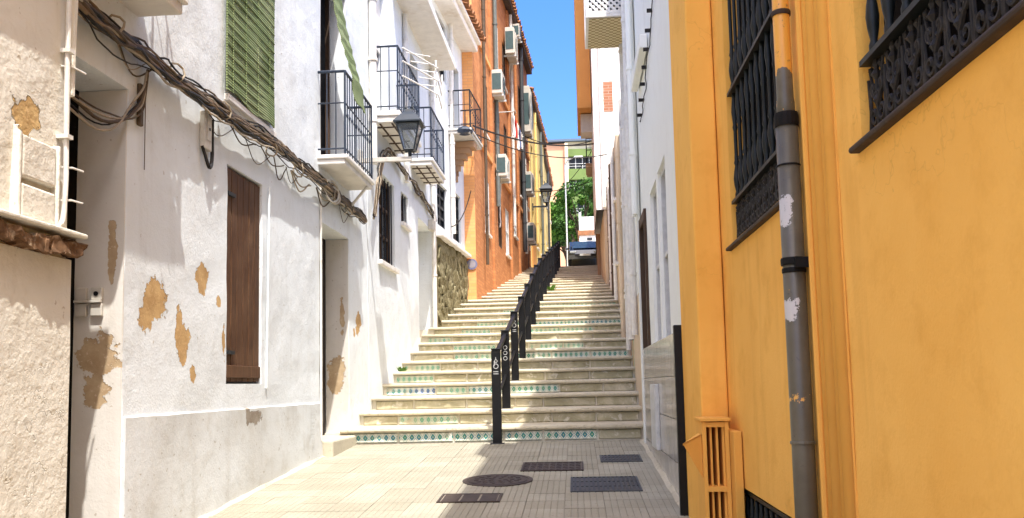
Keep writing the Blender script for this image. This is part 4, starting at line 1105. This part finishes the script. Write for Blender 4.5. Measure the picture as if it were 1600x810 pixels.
for (a, b_, z) in ((.7, 2.84, .72), (3.55, 5.16, .755)):
    m = MB(); m.box(.888, 1.08, a, b_, z-.009, z+.011); m.build('window_sill', M['sill'], Y, bevel=.008)
# drainpipe
px, py = .868, 3.52
m = MB(); m.tube([(px, py, -1.5), (px, py, 1.02)], .043, 18); dp = m.build('drainpipe', M['drain'], Y, smooth=False); dp['label'] = 'brown drainpipe flaking to yellow at the top'
for pl in dp.data.polygons: pl.use_smooth = len(pl.vertices) == 4
m = MB(); m.tube([(px, py, 1.0), (px, py, 1.1), (px, py, 1.12), (px, py, 3.4)], [.036, .036, .033, .033], 16); o = child(m, 'upper_pipe', M['drain'], dp)
for pl in o.data.polygons: pl.use_smooth = len(pl.vertices) == 4
for z, h, rr, mk in ((1.03, .055, .056, 'rubber'), (.845, .008, .053, 'rubber'), (.46, .03, .058, 'rubber'), (.425, .02, .054, 'rubber'), (-.245, .012, .056, 'drain'), (1.47, .02, .045, 'sill')):
    c = MB(); rr *= .86; c.lathe((px, py, z-h/2), [(rr*.96, 0), (rr, h*.2), (rr, h*.8), (rr*.96, h)], 18); child(c, 'collar', M[mk], dp)
for z in (.45,):
    for e_ in (-.07, .05): c = MB(); c.box(px-.01, XW, py+e_, py+e_+.02, z-.02, z+.02); child(c, 'clamp', M['rubber'], dp)
m = MB(); m.tube([(XW-.01, 3.405, -1.5), (XW-.01, 3.40, 3.4)], .014, 8); m.build('wall_conduit', M['yellow_trim'], Y)
# vent cabinet on the pilaster return
V = root('vent_cabinet', (.8, 5.3, gz(5.3)), 'yellow slatted cabinet with an open corner flap against the yellow pilaster', 'cabinet')
x0, x1, ya, yb, zt = .715, .865, 5.18, 5.45, -.235
m = MB(); 
m.box(x0, x0+.022, ya, yb, -1.1, zt); m.box(x1-.022, x1, ya, yb, -1.1, zt); m.box(x0+.022, x1-.022, yb-.02, yb, -1.1, zt)
for z in (zt-.03, -.63, -1.03): m.box(x0+.022, x1-.022, ya+.004, yb-.02, z, z+.028)
m.build('frame', M['yellow_trim'], V)
m = MB(); m.box(x0-.012, x1+.012, ya-.015, yb, zt+.003, zt+.022); m.build('top_board', M['yellow_trim'], V, bevel=.004)
for k in range(3):
    for za, zb_ in ((-.6, zt-.032), (-1.0, -.632)):
        m = MB(); xx = x0+.045+.035*k; m.box(xx, xx+.012, ya+.03, yb-.06, za, zb_); m.build('slat', M['yellow_trim'], V)
m = MB(); m.box(x1+.004, x1+.05, ya-.12, yb-.01, -1.1, zt-.05); m.build('side_board', M['yellow_trim'], V, bevel=.004)
m = MB(); v = [(x0-.003, ya+.03, zt-.07), (x0-.003, ya+.03, zt-.32), (x0-.115, ya-.02, zt-.12)]; w = [(a, b_+.01, c) for a, b_, c in v]
m.add(v+w, [(0, 1, 2), (3, 5, 4), (0, 3, 4, 1), (1, 4, 5, 2), (2, 5, 3, 0)]); m.build('flap', M['yellow_trim'], V)
m = MB(); v = [(x0-.003, ya+.03, zt-.07), (x0-.003, ya+.16, zt-.07), (x0-.115, ya-.02, zt-.12)]; w = [(a, b_, c-.01) for a, b_, c in v]
m.add(v+w, [(0, 1, 2), (3, 5, 4), (0, 3, 4, 1), (1, 4, 5, 2), (2, 5, 3, 0)]); m.build('flap', M['yellow_trim'], V)

# ------------------------------------------------------------------ RIGHT: white house with marble tile base
RW = root('grey_white_house', (.8, 8, gz(8)), 'smooth pale white house with a marble tile base next to the yellow house', 'house')
y0 = 6.305
hol = [(7.25-y0, 7.93-y0, .36, 1.88, .09), (8.05-y0, 8.72-y0, .36, 1.86, .09), (9.25-y0, 9.95-y0, .36, 1.75, .12)]
mb, fr = facade((.78, y0), (.79, 10.2), -1.8, 6.8, hol, amp=.004, cell=.2, seed=13, side=-1)
mb.build('wall', M['rwhite'], RW)
for h in hol[:2]: 
    window(fr, RW, h[0], h[1], h[2], h[3], .05, .045, 'frame_w', 'glass_l', 0, 1)
    m = MB(); fbox(m, fr, h[0]-.02, h[1]+.02, h[2]-.035, h[2]+.003, -.04, .025); m.build('window_sill', M['slab'], RW)
m = MB(); fbox(m, fr, hol[2][0], hol[2][1], .36, 1.75, -.13, -.1); o = m.build('shuttered_window', M['glass_l'], RW)
c = MB()
for a, b_ in ((hol[2][0]-.02, hol[2][0]+.03), (hol[2][1]-.03, hol[2][1]+.02)): fbox(c, fr, a, b_, .37, 1.82, -.09, .03)
fbox(c, fr, hol[2][0]+.03, hol[2][1]-.03, 1.72, 1.82, -.09, .027); child(c, 'window_surround', M['frame_b'], o)
ti = {}
yy = 6.375; k = 0
while yy < 10.15:
    w = min(.40, 10.17-yy)
    for j in range(4):
        zt = .37-.33*j; zb_ = zt-.324
        key = (round(w, 3)); 
        if key not in ti:
            b = MB(); b.box(-.012, .012, 0, w-.004, 0, .324); ti[key] = b.mesh('wall_tile', M['marble'])
        inst(ti[key], 'wall_tile', (.768, yy, zb_), RW)
    yy += w
m = MB(); m.box(.70, .778, 6.31, 6.365, -1.2, .40); m.build('corner_strip', M['black'], RW, bevel=.006)
m = MB(); m.box(.72, .756, 8.2, 8.75, -.62, -.02); o = m.build('meter_box', M['frame_w'], RW, bevel=.006)
c = MB(); c.box(.716, .7205, 8.23, 8.72, -.6, -.04); child(c, 'lid', M['frame_w'], o)
cb2 = cable_bundle('wall_cable', 'thin dark cable clipped diagonally across the pale white wall', [(.76, 6.9, 3.55), (.76, 7.56, 3.35), (.76, 8.5, 3.02), (.76, 9.3, 2.78)], 1, .0, ['cable_d'], 5, out=-1)
for k in range(9):
    t = k/8; q = Vector((.775, 7.2+2.0*t, 3.47-.66*t)); m = MB(); m.box(q.x-.05, q.x, q.y-.012, q.y+.012, q.z-.01, q.z+.02); m.build('clip', M['cable_d'], cb2)
m = MB(); m.box(.70, .776, 8.3, 9.6, 3.2, 3.34); m.build('cable_tray', M['rwhite'], RW, bevel=.01)
for yy, r_ in ((9.95, .035), (10.1, .025)): downpipe(.72, yy, 1.9, 5.9, r_, 'rwhite', RW, 4)
m = MB(); m.box(.745, .778, 10.0, 10.16, -.9, 5.9); m.build('corner_pilaster', M['rwhite'], RW)

# RIGHT second: grey white with latticed balcony
R2h = root('pale_house', (.9, 12, -.3), 'pale narrow house carrying the white latticed balcony box', 'house')
y0 = 10.205
hol = [(.4, .9, .4, 2.2, .1), (1.4, 1.9, .9, 2.6, .1), (.35, .85, 3.3, 4.7, .1)]
mb, fr = facade((.80, y0), (.87, 12.8), -1.5, 6.3, hol, amp=.005, cell=.25, seed=14, side=-1)
mb.build('wall', M['rwhite'], R2h)
for h in hol: window(fr, R2h, h[0], h[1], h[2], h[3], .06, .05, 'frame_w', 'glass_l', 0, 1)
m = MB(); fbox(m, fr, 0, 2.58, -1, 1.1, 0, .02); m.build('stone_base', M['beige'], R2h)
for u, r_, mk in ((1.12, .04, 'pipewhite'), (2.2, .05, 'pipewhite'), (2.45, .03, 'pipegrey')): downpipe(*P(fr, u, 0, .06).xy, .6, 6.2, r_, mk, R2h, 5)
lb = MB(); lb.box(.27, .83, 11.42, 12.55, 4.86, 4.9); bx_ = lb.build('lattice_balcony', M['slab'], R2h); bx_['label'] = 'white latticed balcony box with woven soffit'
wv = NT('woven_cane', .8, .2); ck = wv.n.new('ShaderNodeTexChecker'); ck.inputs['Scale'].default_value = 20; ck.inputs['Color1'].default_value = (.58, .49, .31, 1); ck.inputs['Color2'].default_value = (.30, .23, .11, 1)
wv.l.new(wv.pos, ck.inputs['Vector']); wv.col(ck.outputs[0]); wv.bump(ck.outputs['Fac'], .8, .01)
c = MB(); c.box(.31, .80, 11.46, 12.5, 4.845, 4.857); child(c, 'woven_soffit', wv.m, bx_)
fc = MB()
for (a, b_, e0, e1) in ((.27, .312, 11.42, 11.46), (.788, .83, 11.42, 11.46)): fc.box(a, b_, e0, e1, 4.903, 6.1)
q = MB(); q.box(.27, .31, 12.51, 12.55, 4.903, 6.1); child(q, 'corner_post', M['slab'], bx_)
fc.box(.31, .79, 11.42, 11.455, 6.05, 6.1); fc.box(.31, .79, 11.42, 11.455, 4.903, 4.94); child(fc, 'frame', M['slab'], bx_)
def clip_slat(c0, s_):                                # one diagonal slat clipped to the frame opening
    x0_, x1_, z0_, z1_ = .31, .79, 4.94, 6.05
    pts_ = []
    for x in (x0_, x1_):
        z = c0+s_*(x-x0_)
        if z0_ <= z <= z1_: pts_.append((x, z))
    for z in (z0_, z1_):
        x = x0_+(z-c0)/s_
        if x0_ < x < x1_: pts_.append((x, z))
    return sorted(pts_)[:2] if len(pts_) >= 2 else None
for s_ in (1, -1):
    for i in range(20):
        c0 = (4.55 if s_ > 0 else 4.98)+.08*i; pp = clip_slat(c0, s_)
        if not pp: continue
        (xa, za), (xb, zb_) = pp; q = MB(); yy = 11.438+s_*.005; dv = Vector((xb-xa, 0, zb_-za)); nv = Vector((-dv.z, 0, dv.x)).normalized()*.014
        q.obox(((xa+xb)/2, yy, (za+zb_)/2), dv/2, (0, .004, 0), nv); child(q, 'lattice_slat', M['slab'], bx_)
q = MB(); q.box(.315, .785, 11.75, 11.77, 4.905, 6.1); child(q, 'lattice_dark_backing', M['shutter_d'], bx_)  # dark panel painted as the shaded interior behind the lattice
for i in range(10):
    q = MB(); q.obox((.285, 11.5+1.0*(i+.5)/10, 5.5), (.006, 0, 0), (0, .022, 0), (0, 0, .55)); child(q, 'lattice_slat', M['slab'], bx_)

# RIGHT low colourful houses
grf = NT('graffiti_plaster', .85, .2)
nn = grf.noise(1.3, 3, .6, dist=1.5); base_ = grf.ramp(nn, (.38, (.60, .46, .27)), (.46, (.30, .40, .26)), (.52, (.55, .42, .25)), (.60, (.50, .24, .12)), (.66, (.12, .22, .34)))
low = grf.math('LESS_THAN', grf.sep(grf.pos)[2], 3.4)
grf.col(grf.mix(low, (.66, .55, .38), base_)); grf.bump(grf.noise(14, 5, .6), .4, .008); M['graffiti'] = grf.m
R3a, f3 = far_house('low beige house with faded murals by the stairs', (.875, 12.83), (1.0, 18.6), -1, 4.7, 'graffiti', 4, (1.5, 3.2), eave=False, seed=21, side=-1, w=.5, h=1.0)
downpipe(*P(f3, 1.0, 0, .06).xy, .5, 4.5, .04, 'pipewhite', R3a, 3); downpipe(*P(f3, 3.1, 0, .06).xy, .8, 4.5, .05, 'beige', R3a, 3)
R3b, f3b = far_house('low sandy house with pipes below the white gable', (.98, 18.62), (1.06, 24.0), 0, 5.3, 'beige', 4, (2.6, 4.0), eave=False, seed=22, side=-1, w=.55, h=.95)
for u, mk in ((.7, 'pipewhite'), (2.2, 'frame_b'), (3.9, 'pipewhite'), (4.6, 'cable_b')): downpipe(*P(f3b, u, 0, .06).xy, 1.8, 5.2, .045, mk, R3b, 3)
# tall white gable
G = root('gable_house', (1.5, 26, 2.5), 'tall bright white gable wall with a patch of bare brick', 'house')
mb, fr = facade((.69, 24.05), (.72, 28), 4.75, 15, [(1.0, 1.8, 6.8, 8.2, .1), (2.4, 3.2, 6.8, 8.2, .1)], amp=.004, cell=.8, seed=23, side=-1)
mb.build('wall', M['gable'], G)
for u in (1.0, 2.4): window(fr, G, u, u+.8, 6.8, 8.2, .06, .05, 'frame_b', 'glass')
m = MB(); m.box(.90, 6.0, 24.1, 28, 0, 4.747); m.build('lower_wall', M['beige'], G)
for yy, r_ in ((24.02, .04), (24.0, .025)): downpipe(.78+r_*4, yy, 4.8, 12, r_, 'pipewhite', G, 4)
m = MB(); m.box(.97, 1.24, 24.02, 24.047, 7.5, 8.35); m.build('brick_patch', M['redbrick'], G)
# overhanging orange bay
Q = root('orange_bay_house', (1, 29, 4), 'narrow orange house with a bay overhanging the street, right side', 'house')
mb, fr = facade((.27, 25.5), (.29, 28.5), 8.1, 14.5, [(.9, 1.6, 9.4, 10.8, .1)], amp=.004, cell=.8, seed=24, side=-1, body=.41)
mb.quad((.27, 25.5, 8.1), (.29, 28.5, 8.1), (.70, 28.5, 8.1), (.68, 25.5, 8.1))
mb.build('bay', M['farorange'], Q)
window(fr, Q, .9, 1.6, 9.4, 10.8, .06, .05, 'frame_w', 'glass')
mb, fr = facade((.80, 28.05), (.95, 34), 1, 13.5, [(.8, 1.6, 5.2, 6.6, .15), (2.6, 3.4, 5.2, 6.6, .15), (4.4, 5.2, 5.4, 6.8, .15)], amp=.006, cell=.8, seed=25, side=-1)
mb.build('wall', M['brownwall'], Q)
for u, z in ((.8, 5.2), (2.6, 5.2), (4.4, 5.4)): window(fr, Q, u, u+.8, z, z+1.4, .1, .05, 'frame_b', 'shutter_d')
for u, z in ((1.6, 7.5),):
    balcony(fr, Q, u-.6, u+.9, z-.3, .12, .3, .85, 8, metal='iron', slabmat='beige')
m = MB(); m.box(.36, .72, 26.0, 26.7, 7.5, 8.07); tag(m.build('air_conditioner', M['ac'], None, bevel=.02), 'grey air conditioner hung below the overhanging orange bay', 'air conditioner')
R5, f5 = far_house('last brown house on the right before the parked car', (1.02, 34.05), (1.5, 43), 3, 10.5, 'beige', 3, (6.2, 8.4), eave=False, seed=26, side=-1)
downpipe(*P(f5, 1.0, 0, .08).xy, 4.6, 10.3, .05, 'frame_b', R5, 4)

# ------------------------------------------------------------------ overhead cables
def span(label, a, b_, sag, r, mk='cable_d', n=20):
    a, b_ = Vector(a), Vector(b_); m = MB()
    m.tube([a.lerp(b_, i/n)-Vector((0, 0, sag*4*(i/n)*(1-i/n))) for i in range(n+1)], r, 5); return tag(m.build('overhead_cable', M[mk]), label, 'cable', 'cables across the street')
span('thick upper overhead cable crossing from the corner balcony to the right', (-2.25, 20.2, 6.1), (.95, 25.0, 6.9), .25, .022)
span('thinner overhead cable just under the thick upper one', (-2.25, 20.3, 5.95), (1.02, 23.5, 6.15), .3, .014)
span('far overhead cable above the end building roof', (-1.6, 31, 8.9), (.8, 30.0, 8.35), .25, .016)
span('low overhead cable sagging before the trees', (-1.55, 32, 7.1), (.85, 29.0, 6.75), .15, .013)
span('slanting wire from far yellow house to right', (-1.3, 39, 8.2), (.9, 30.5, 8.3), .35, .012)
span('wire along the white houses to the orange corner', (-2.4, 17.4, 3.2), (-2.35, 20.44, 4.6), .2, .012)

# ------------------------------------------------------------------ end of the street
zc = rz_(44)
car = root('parked_car', (.62, 44.6, rz_(44.6)), 'dark blue parked car at the top of the stairs', 'car')
paint = NT('car_paint', .12, .6); paint.col((.008, .012, .016)); paint.p.inputs['Coat Weight'].default_value = .6
cg = glass('car_glass', (.015, .03, .04), .06)
def loft(prof, xs):     # prof: (y,z) outline; xs: list of (x, shrink)
    b = MB(); n = len(prof); cy = sum(p[0] for p in prof)/n
    for x, s, dz in xs:
        for (yy, zz) in prof: b.v.append((x, cy+(yy-cy)*s, zz-dz*zz*.15))
    for i in range(len(xs)-1):
        for k in range(n): b.f.append((i*n+k, i*n+(k+1) % n, (i+1)*n+(k+1) % n, (i+1)*n+k))
    b.f.append(tuple(range(n))); b.f.append(tuple((len(xs)-1)*n+k for k in reversed(range(n)))); return b
low_ = [(-2.0, .28), (-2.08, .5), (-2.0, .72), (-1.1, .9), (1.6, .95), (1.98, .85), (2.05, .5), (1.95, .28)]
loft(low_, [(-.84, .96, .6), (-.80, .985, .1), (-.5, 1, 0), (.5, 1, 0), (.80, .985, .1), (.84, .96, .6)]).build('body', paint.m, car, local=True, bevel=.03)
cab = [(-1.15, .88), (-.45, 1.38), (.2, 1.46), (1.1, 1.42), (1.75, .93)]
loft(cab, [(-.76, 1, 0), (-.62, .9, .0), (.62, .9, .0), (.76, 1, 0)]).build('cabin', paint.m, car, local=True, bevel=.03)
m = MB(); m.quad((-.62, -1.13, .93), (.62, -1.13, .93), (.54, -.50, 1.36), (-.54, -.50, 1.36)); o = m.build('windscreen', cg, car, local=True); o.location = (0, -.035, .012)
for s in (-1, 1):
    m = MB(); m.quad((s*.775, -.8, .95), (s*.775, 1.3, .97), (s*.70, .95, 1.33), (s*.70, -.4, 1.33)); m.build('side_window', cg, car, local=True)
    m = MB(); m.box(s*.58-.16, s*.58+.16, -2.075, -2.0, .56, .68); m.build('headlight', M['glass_l'], car, local=True, bevel=.03)
    m = MB(); m.box(s*.9-.08, s*.9+.08, -.75, -.6, .93, 1.05); m.build('mirror', paint.m, car, local=True, bevel=.03)
    for yy in (-1.3, 1.3):
        m = MB(); m.tube([(s*.66, yy, .3), (s*.84, yy, .3)], .31, 18); o = m.build('wheel', M['rubber'], car, local=True)
        c = MB(); c.tube([(s*.835, yy, .3), (s*.85, yy, .3)], .19, 14); child(c, 'rim', M['steel'], o)
m = MB(); m.box(-.5, .5, -2.09, -2.06, .40, .50); m.build('bumper_grille', M['rubber'], car, local=True)
m = MB(); m.box(-.26, .26, -2.105, -2.092, .42, .52); m.build('number_plate', white_paint, car, local=True)

K = root('white_kiosk', (1.4, 52, rz_(52)), 'small white house with terracotta coping behind the parked car', 'house')
k0, k1, zk = .45, 4.5, rz_(52)
m = MB(); m.box(k0, k1, 52, 56, zk-.5, 8.75); m.build('wall', M['gable'], K)
m = MB(); m.box(k0-.08, k1, 51.92, 56.1, 8.753, 9.05); m.build('coping', M['tileroof'], K)
m = MB(); m.box(k0+.15, k1, 52.4, 56, 9.053, 9.95); m.build('upper_wall', M['gable'], K)
m = MB(); m.box(k0+.0, k0+.14, 52.3, 52.5, 9.053, 10.2); m.build('chimney', M['gable'], K)
m = MB(); m.box(k0+.45, k0+.75, 51.97, 51.995, 8.45, 8.6); m.build('vent', M['shutter_d'], K)
PO = root('lamp_post', (-.28, 50, rz_(50)), 'slim pale lamp post in front of the trees', 'lamp post')
m = MB(); m.tube([(-.28, 50, rz_(50)), (-.28, 50, rz_(50)+.6), (-.28, 50, 12.6)], [.07, .05, .035], 10); m.build('pole', M['steel'], PO)
m = MB(); m.tube([(-.28, 50, 12.55), (-.1, 49.8, 12.8), (.3, 49.5, 12.85)], .035, 8); m.build('arm', M['steel'], PO)
m = MB(); m.box(.25, .75, 49.35, 49.6, 12.8, 12.9); m.build('lamp_head', M['steel'], PO, bevel=.03)
m = MB(); m.lathe((-.28, 50, rz_(50)-.02), [(.2, 0), (.2, .1), (.1, .2)], 10); m.build('base', M['steel'], PO)
m = MB(); m.box(-2.6, .2, 54.0, 54.3, rz_(54)-.3, rz_(54)+1.0); tag(m.build('low_wall', M['brownwall'], None, bevel=.03), 'low brown wall under the trees by the lamp post', 'wall')

E_ = root('end_building', (0, 120, 10), 'salmon apartment block with curved green balconies closing the street', 'building')
m = MB(); m.box(-16, -.62, 118, 134, 5, 32.6); m.build('salmon_wall', M['salmon'], E_)
m = MB(); m.box(-16.3, 13, 117.5, 134.5, 32.8, 33.1); m.build('roof_edge', plain('slate_blue_roof', (.12, .16, .22), .6), E_)
GM = plain('lime_green_panel', (.15, .22, .06), .7, vary=.25, nscale=.6); CR = plain('cream_render', (.68, .62, .45), .8, vary=.15, nscale=.5)
def arcband(z0, z1, r0, name, mat, n=14):
    b = MB(); pts = []
    for i in range(n+1):
        t = i/n; x = -.6+13*t; y = 118.3+6*(t**2)*.6-r0; pts.append((x, y))
    for (xa, ya_), (xb, yb_) in zip(pts, pts[1:]):
        b.quad((xa, ya_, z0), (xb, yb_, z0), (xb, yb_, z1), (xa, ya_, z1)); b.quad((xa, ya_, z1), (xb, yb_, z1), (xb, 134, z1), (xa, 134, z1)); b.quad((xa, ya_, z0), (xb, yb_, z0), (xb, 134, z0), (xa, 134, z0))
    b.quad((pts[0][0], pts[0][1], z0), (pts[0][0], 134, z0), (pts[0][0], 134, z1), (pts[0][0], pts[0][1], z1))
    return b.build(name, mat, E_)
arcband(31.75, 32.78, .3, 'parapet', CR); arcband(30.72, 31.73, .6, 'green_band', GM)
dk = [(29.0, 30.7), (26.0, 27.5), (22.8, 24.4), (19.6, 21.2), (16.4, 18.0), (13.2, 14.8)]
for (za, zb_), nxt in zip(dk, dk[1:]+[(5.0, 11.6)]):
    arcband(nxt[1]+.01, za-.02, .6, 'green_band', GM)
    w = arcband(za, zb_, 0, 'window_band', M['bandglass'])
    for k in range(14):
        t = (k+.5)/14; c = MB(); x = -.6+13*t; y = 118.3+6*t*t*.6; c.box(x-.05, x+.05, y-.12, y-.02, za+.02, zb_-.02); child(c, 'mullion', M['steel'], w)
    for k in range(2):
        c = MB(); c.tube([(-.6+13*t, 118.3+6*t*t*.6-.5, za+.35+.35*k) for t in [i/10 for i in range(11)]], .03, 5); child(c, 'balcony_rail', M['steel'], w)
m = MB(); m.box(-.64, -.2, 117.4, 118.25, 5, 32.5); m.build('corner_column', CR, E_)

# ------------------------------------------------------------------ trees
def tree(label, x, y, zb, h, rx, rzv, seed, mats=('leaf1', 'leaf2')):
    rnd = random.Random(seed); r = root('tree', (x, y, zb), label, 'tree', 'trees at the top of the stairs')
    t = MB(); top = Vector((x+rnd.uniform(-.3, .3), y, zb+h*.55)); t.tube([(x, y, zb-.3), (x+.1, y, zb+h*.25), top], [.22, .17, .10], 8)
    cl = []
    for k in range(16):
        a = rnd.uniform(0, 6.28); e = rnd.uniform(-.35, 1); rr = rnd.uniform(.45, 1)
        c = Vector((x+math.cos(a)*rx*rr*math.sqrt(max(.05, 1-e*e*.7)), y+math.sin(a)*rx*rr*.9, zb+h*.66+e*rzv*.8)); cl.append((c, rnd.uniform(.35, .62)*rx*.62))
        s = Vector((x+.1, y, zb+h*.25)).lerp(top, rnd.random()); t.tube([s, s.lerp(c, .6)+Vector((0, 0, .2)), c], [.06, .04, .015], 5)
    t.build('trunk', M['bark'], r)
    for mi, mk in enumerate(mats):
        f = MB()
        for k, (c, cr) in enumerate(cl):
            if k % 2 != mi: continue
            for j in range(420):
                v = Vector((rnd.gauss(0, 1), rnd.gauss(0, 1), rnd.gauss(0, 1))).normalized()*cr*(rnd.random()**.4)
                v.z *= .8; p = c+v; d = (v.normalized()*.6+Vector((rnd.uniform(-1, 1), rnd.uniform(-1, 1), rnd.uniform(-1, 1)))).normalized()
                u_ = d.orthogonal().normalized(); w_ = d.cross(u_); s = rnd.uniform(.07, .15)
                f.quad(p-u_*s, p+w_*s*.55, p+u_*s, p-w_*s*.55)
        f.build('crown', M[mk], r, fix=False)
tree('bright green tree right of the lamp post before the end building', .7, 58, rz_(58), 7.2, 2.2, 2.3, 3)
tree('bright tree left of the lamp post beside the yellow house', -1.9, 59, rz_(59), 6.0, 2.2, 2.0, 5)
tree('darker tree between the lamp post and the kiosk', -.4, 62, rz_(62), 6.6, 2.4, 2.4, 9, ('leaf2', 'leaf1'))
tree('low dark tree behind the white kiosk', 2.6, 63, rz_(63), 7.6, 2.4, 2.5, 12, ('leaf2', 'leaf2'))
def weed(label, x, y, z, seed, n=26, s=.16):
    rnd = random.Random(seed); m = MB()
    for k in range(n):
        a = rnd.uniform(0, 6.28); l = rnd.uniform(.5, 1)*s; d = Vector((math.cos(a)*.6, math.sin(a)*.6, 1)).normalized(); u_ = Vector((-math.sin(a), math.cos(a), 0))*.02
        b = Vector((x, y, z))+Vector((rnd.uniform(-.06, .06), rnd.uniform(-.04, .04), 0)); m.quad(b, b+d*l*.5+u_, b+d*l+Vector((0, 0, -.03)), b+d*l*.5-u_)
    tag(m.build('weed', M['leaf1'], None, fix=False), label, 'weed', 'weeds on the stairs')
weed('tuft of weeds at the foot of the railing halfway up', railx(22.4)+.12, STEP[16][0]+.3, STEP[16][2], 1, 40, .3)
weed('small weed in the left wall corner by the lower steps', -2.68, 13.5, STEP[4][2], 2, 18, .15)
# ------------------------------------------------------------------ rough mortar fillets along the wall feet
def fillet(parent, x, sx, d0, d1, mat, seed):
    m = MB(); rows = []; n = int((d1-d0)/.06)
    for k in range(n+1):
        d = d0+(d1-d0)*k/n; w = .025+.03*max(0, noise.noise(Vector((d*2.2, seed, 0)))+.4); h = .02+.03*max(0, noise.noise(Vector((d*3.1, seed, 4)))+.3)
        rows.append([(x-sx*.02, d, gz(d)+h), (x+sx*w*.3, d, gz(d)+h*.7), (x+sx*w, d, gz(d)+.002), (x+sx*w, d, gz(d)-.03)])
    for a_, b_ in zip(rows, rows[1:]):
        for q in range(3): m.quad(a_[q], b_[q], b_[q+1], a_[q+1])
    m.build('mortar_fillet', M['step'], parent, fix=False, smooth=True)
fillet(RW, .756, -1, 6.37, 10.45, 'x', 3); fillet(B, L_X+.02, 1, 5.28, 9.5, 'x', 8)
for k, (yy, z, w, h) in enumerate(((9.02, -.30, .16, .035), (9.05, -.38, .11, .03), (9.0, -.47, .17, .05), (9.06, -.56, .1, .025))):
    m = MB(); x = L_X+.036
    for (a, b_, c, d) in ((yy, yy+w, z, z+.006), (yy, yy+w, z+h, z+h+.006), (yy, yy+.006, z+.006, z+h), (yy+w, yy+w+.006, z, z+h+.006)): m.quad((x, a, c), (x, b_, c), (x, b_, d), (x, a, d))
    o = m.build('stencil_mark', M['steel'], B, fix=False)
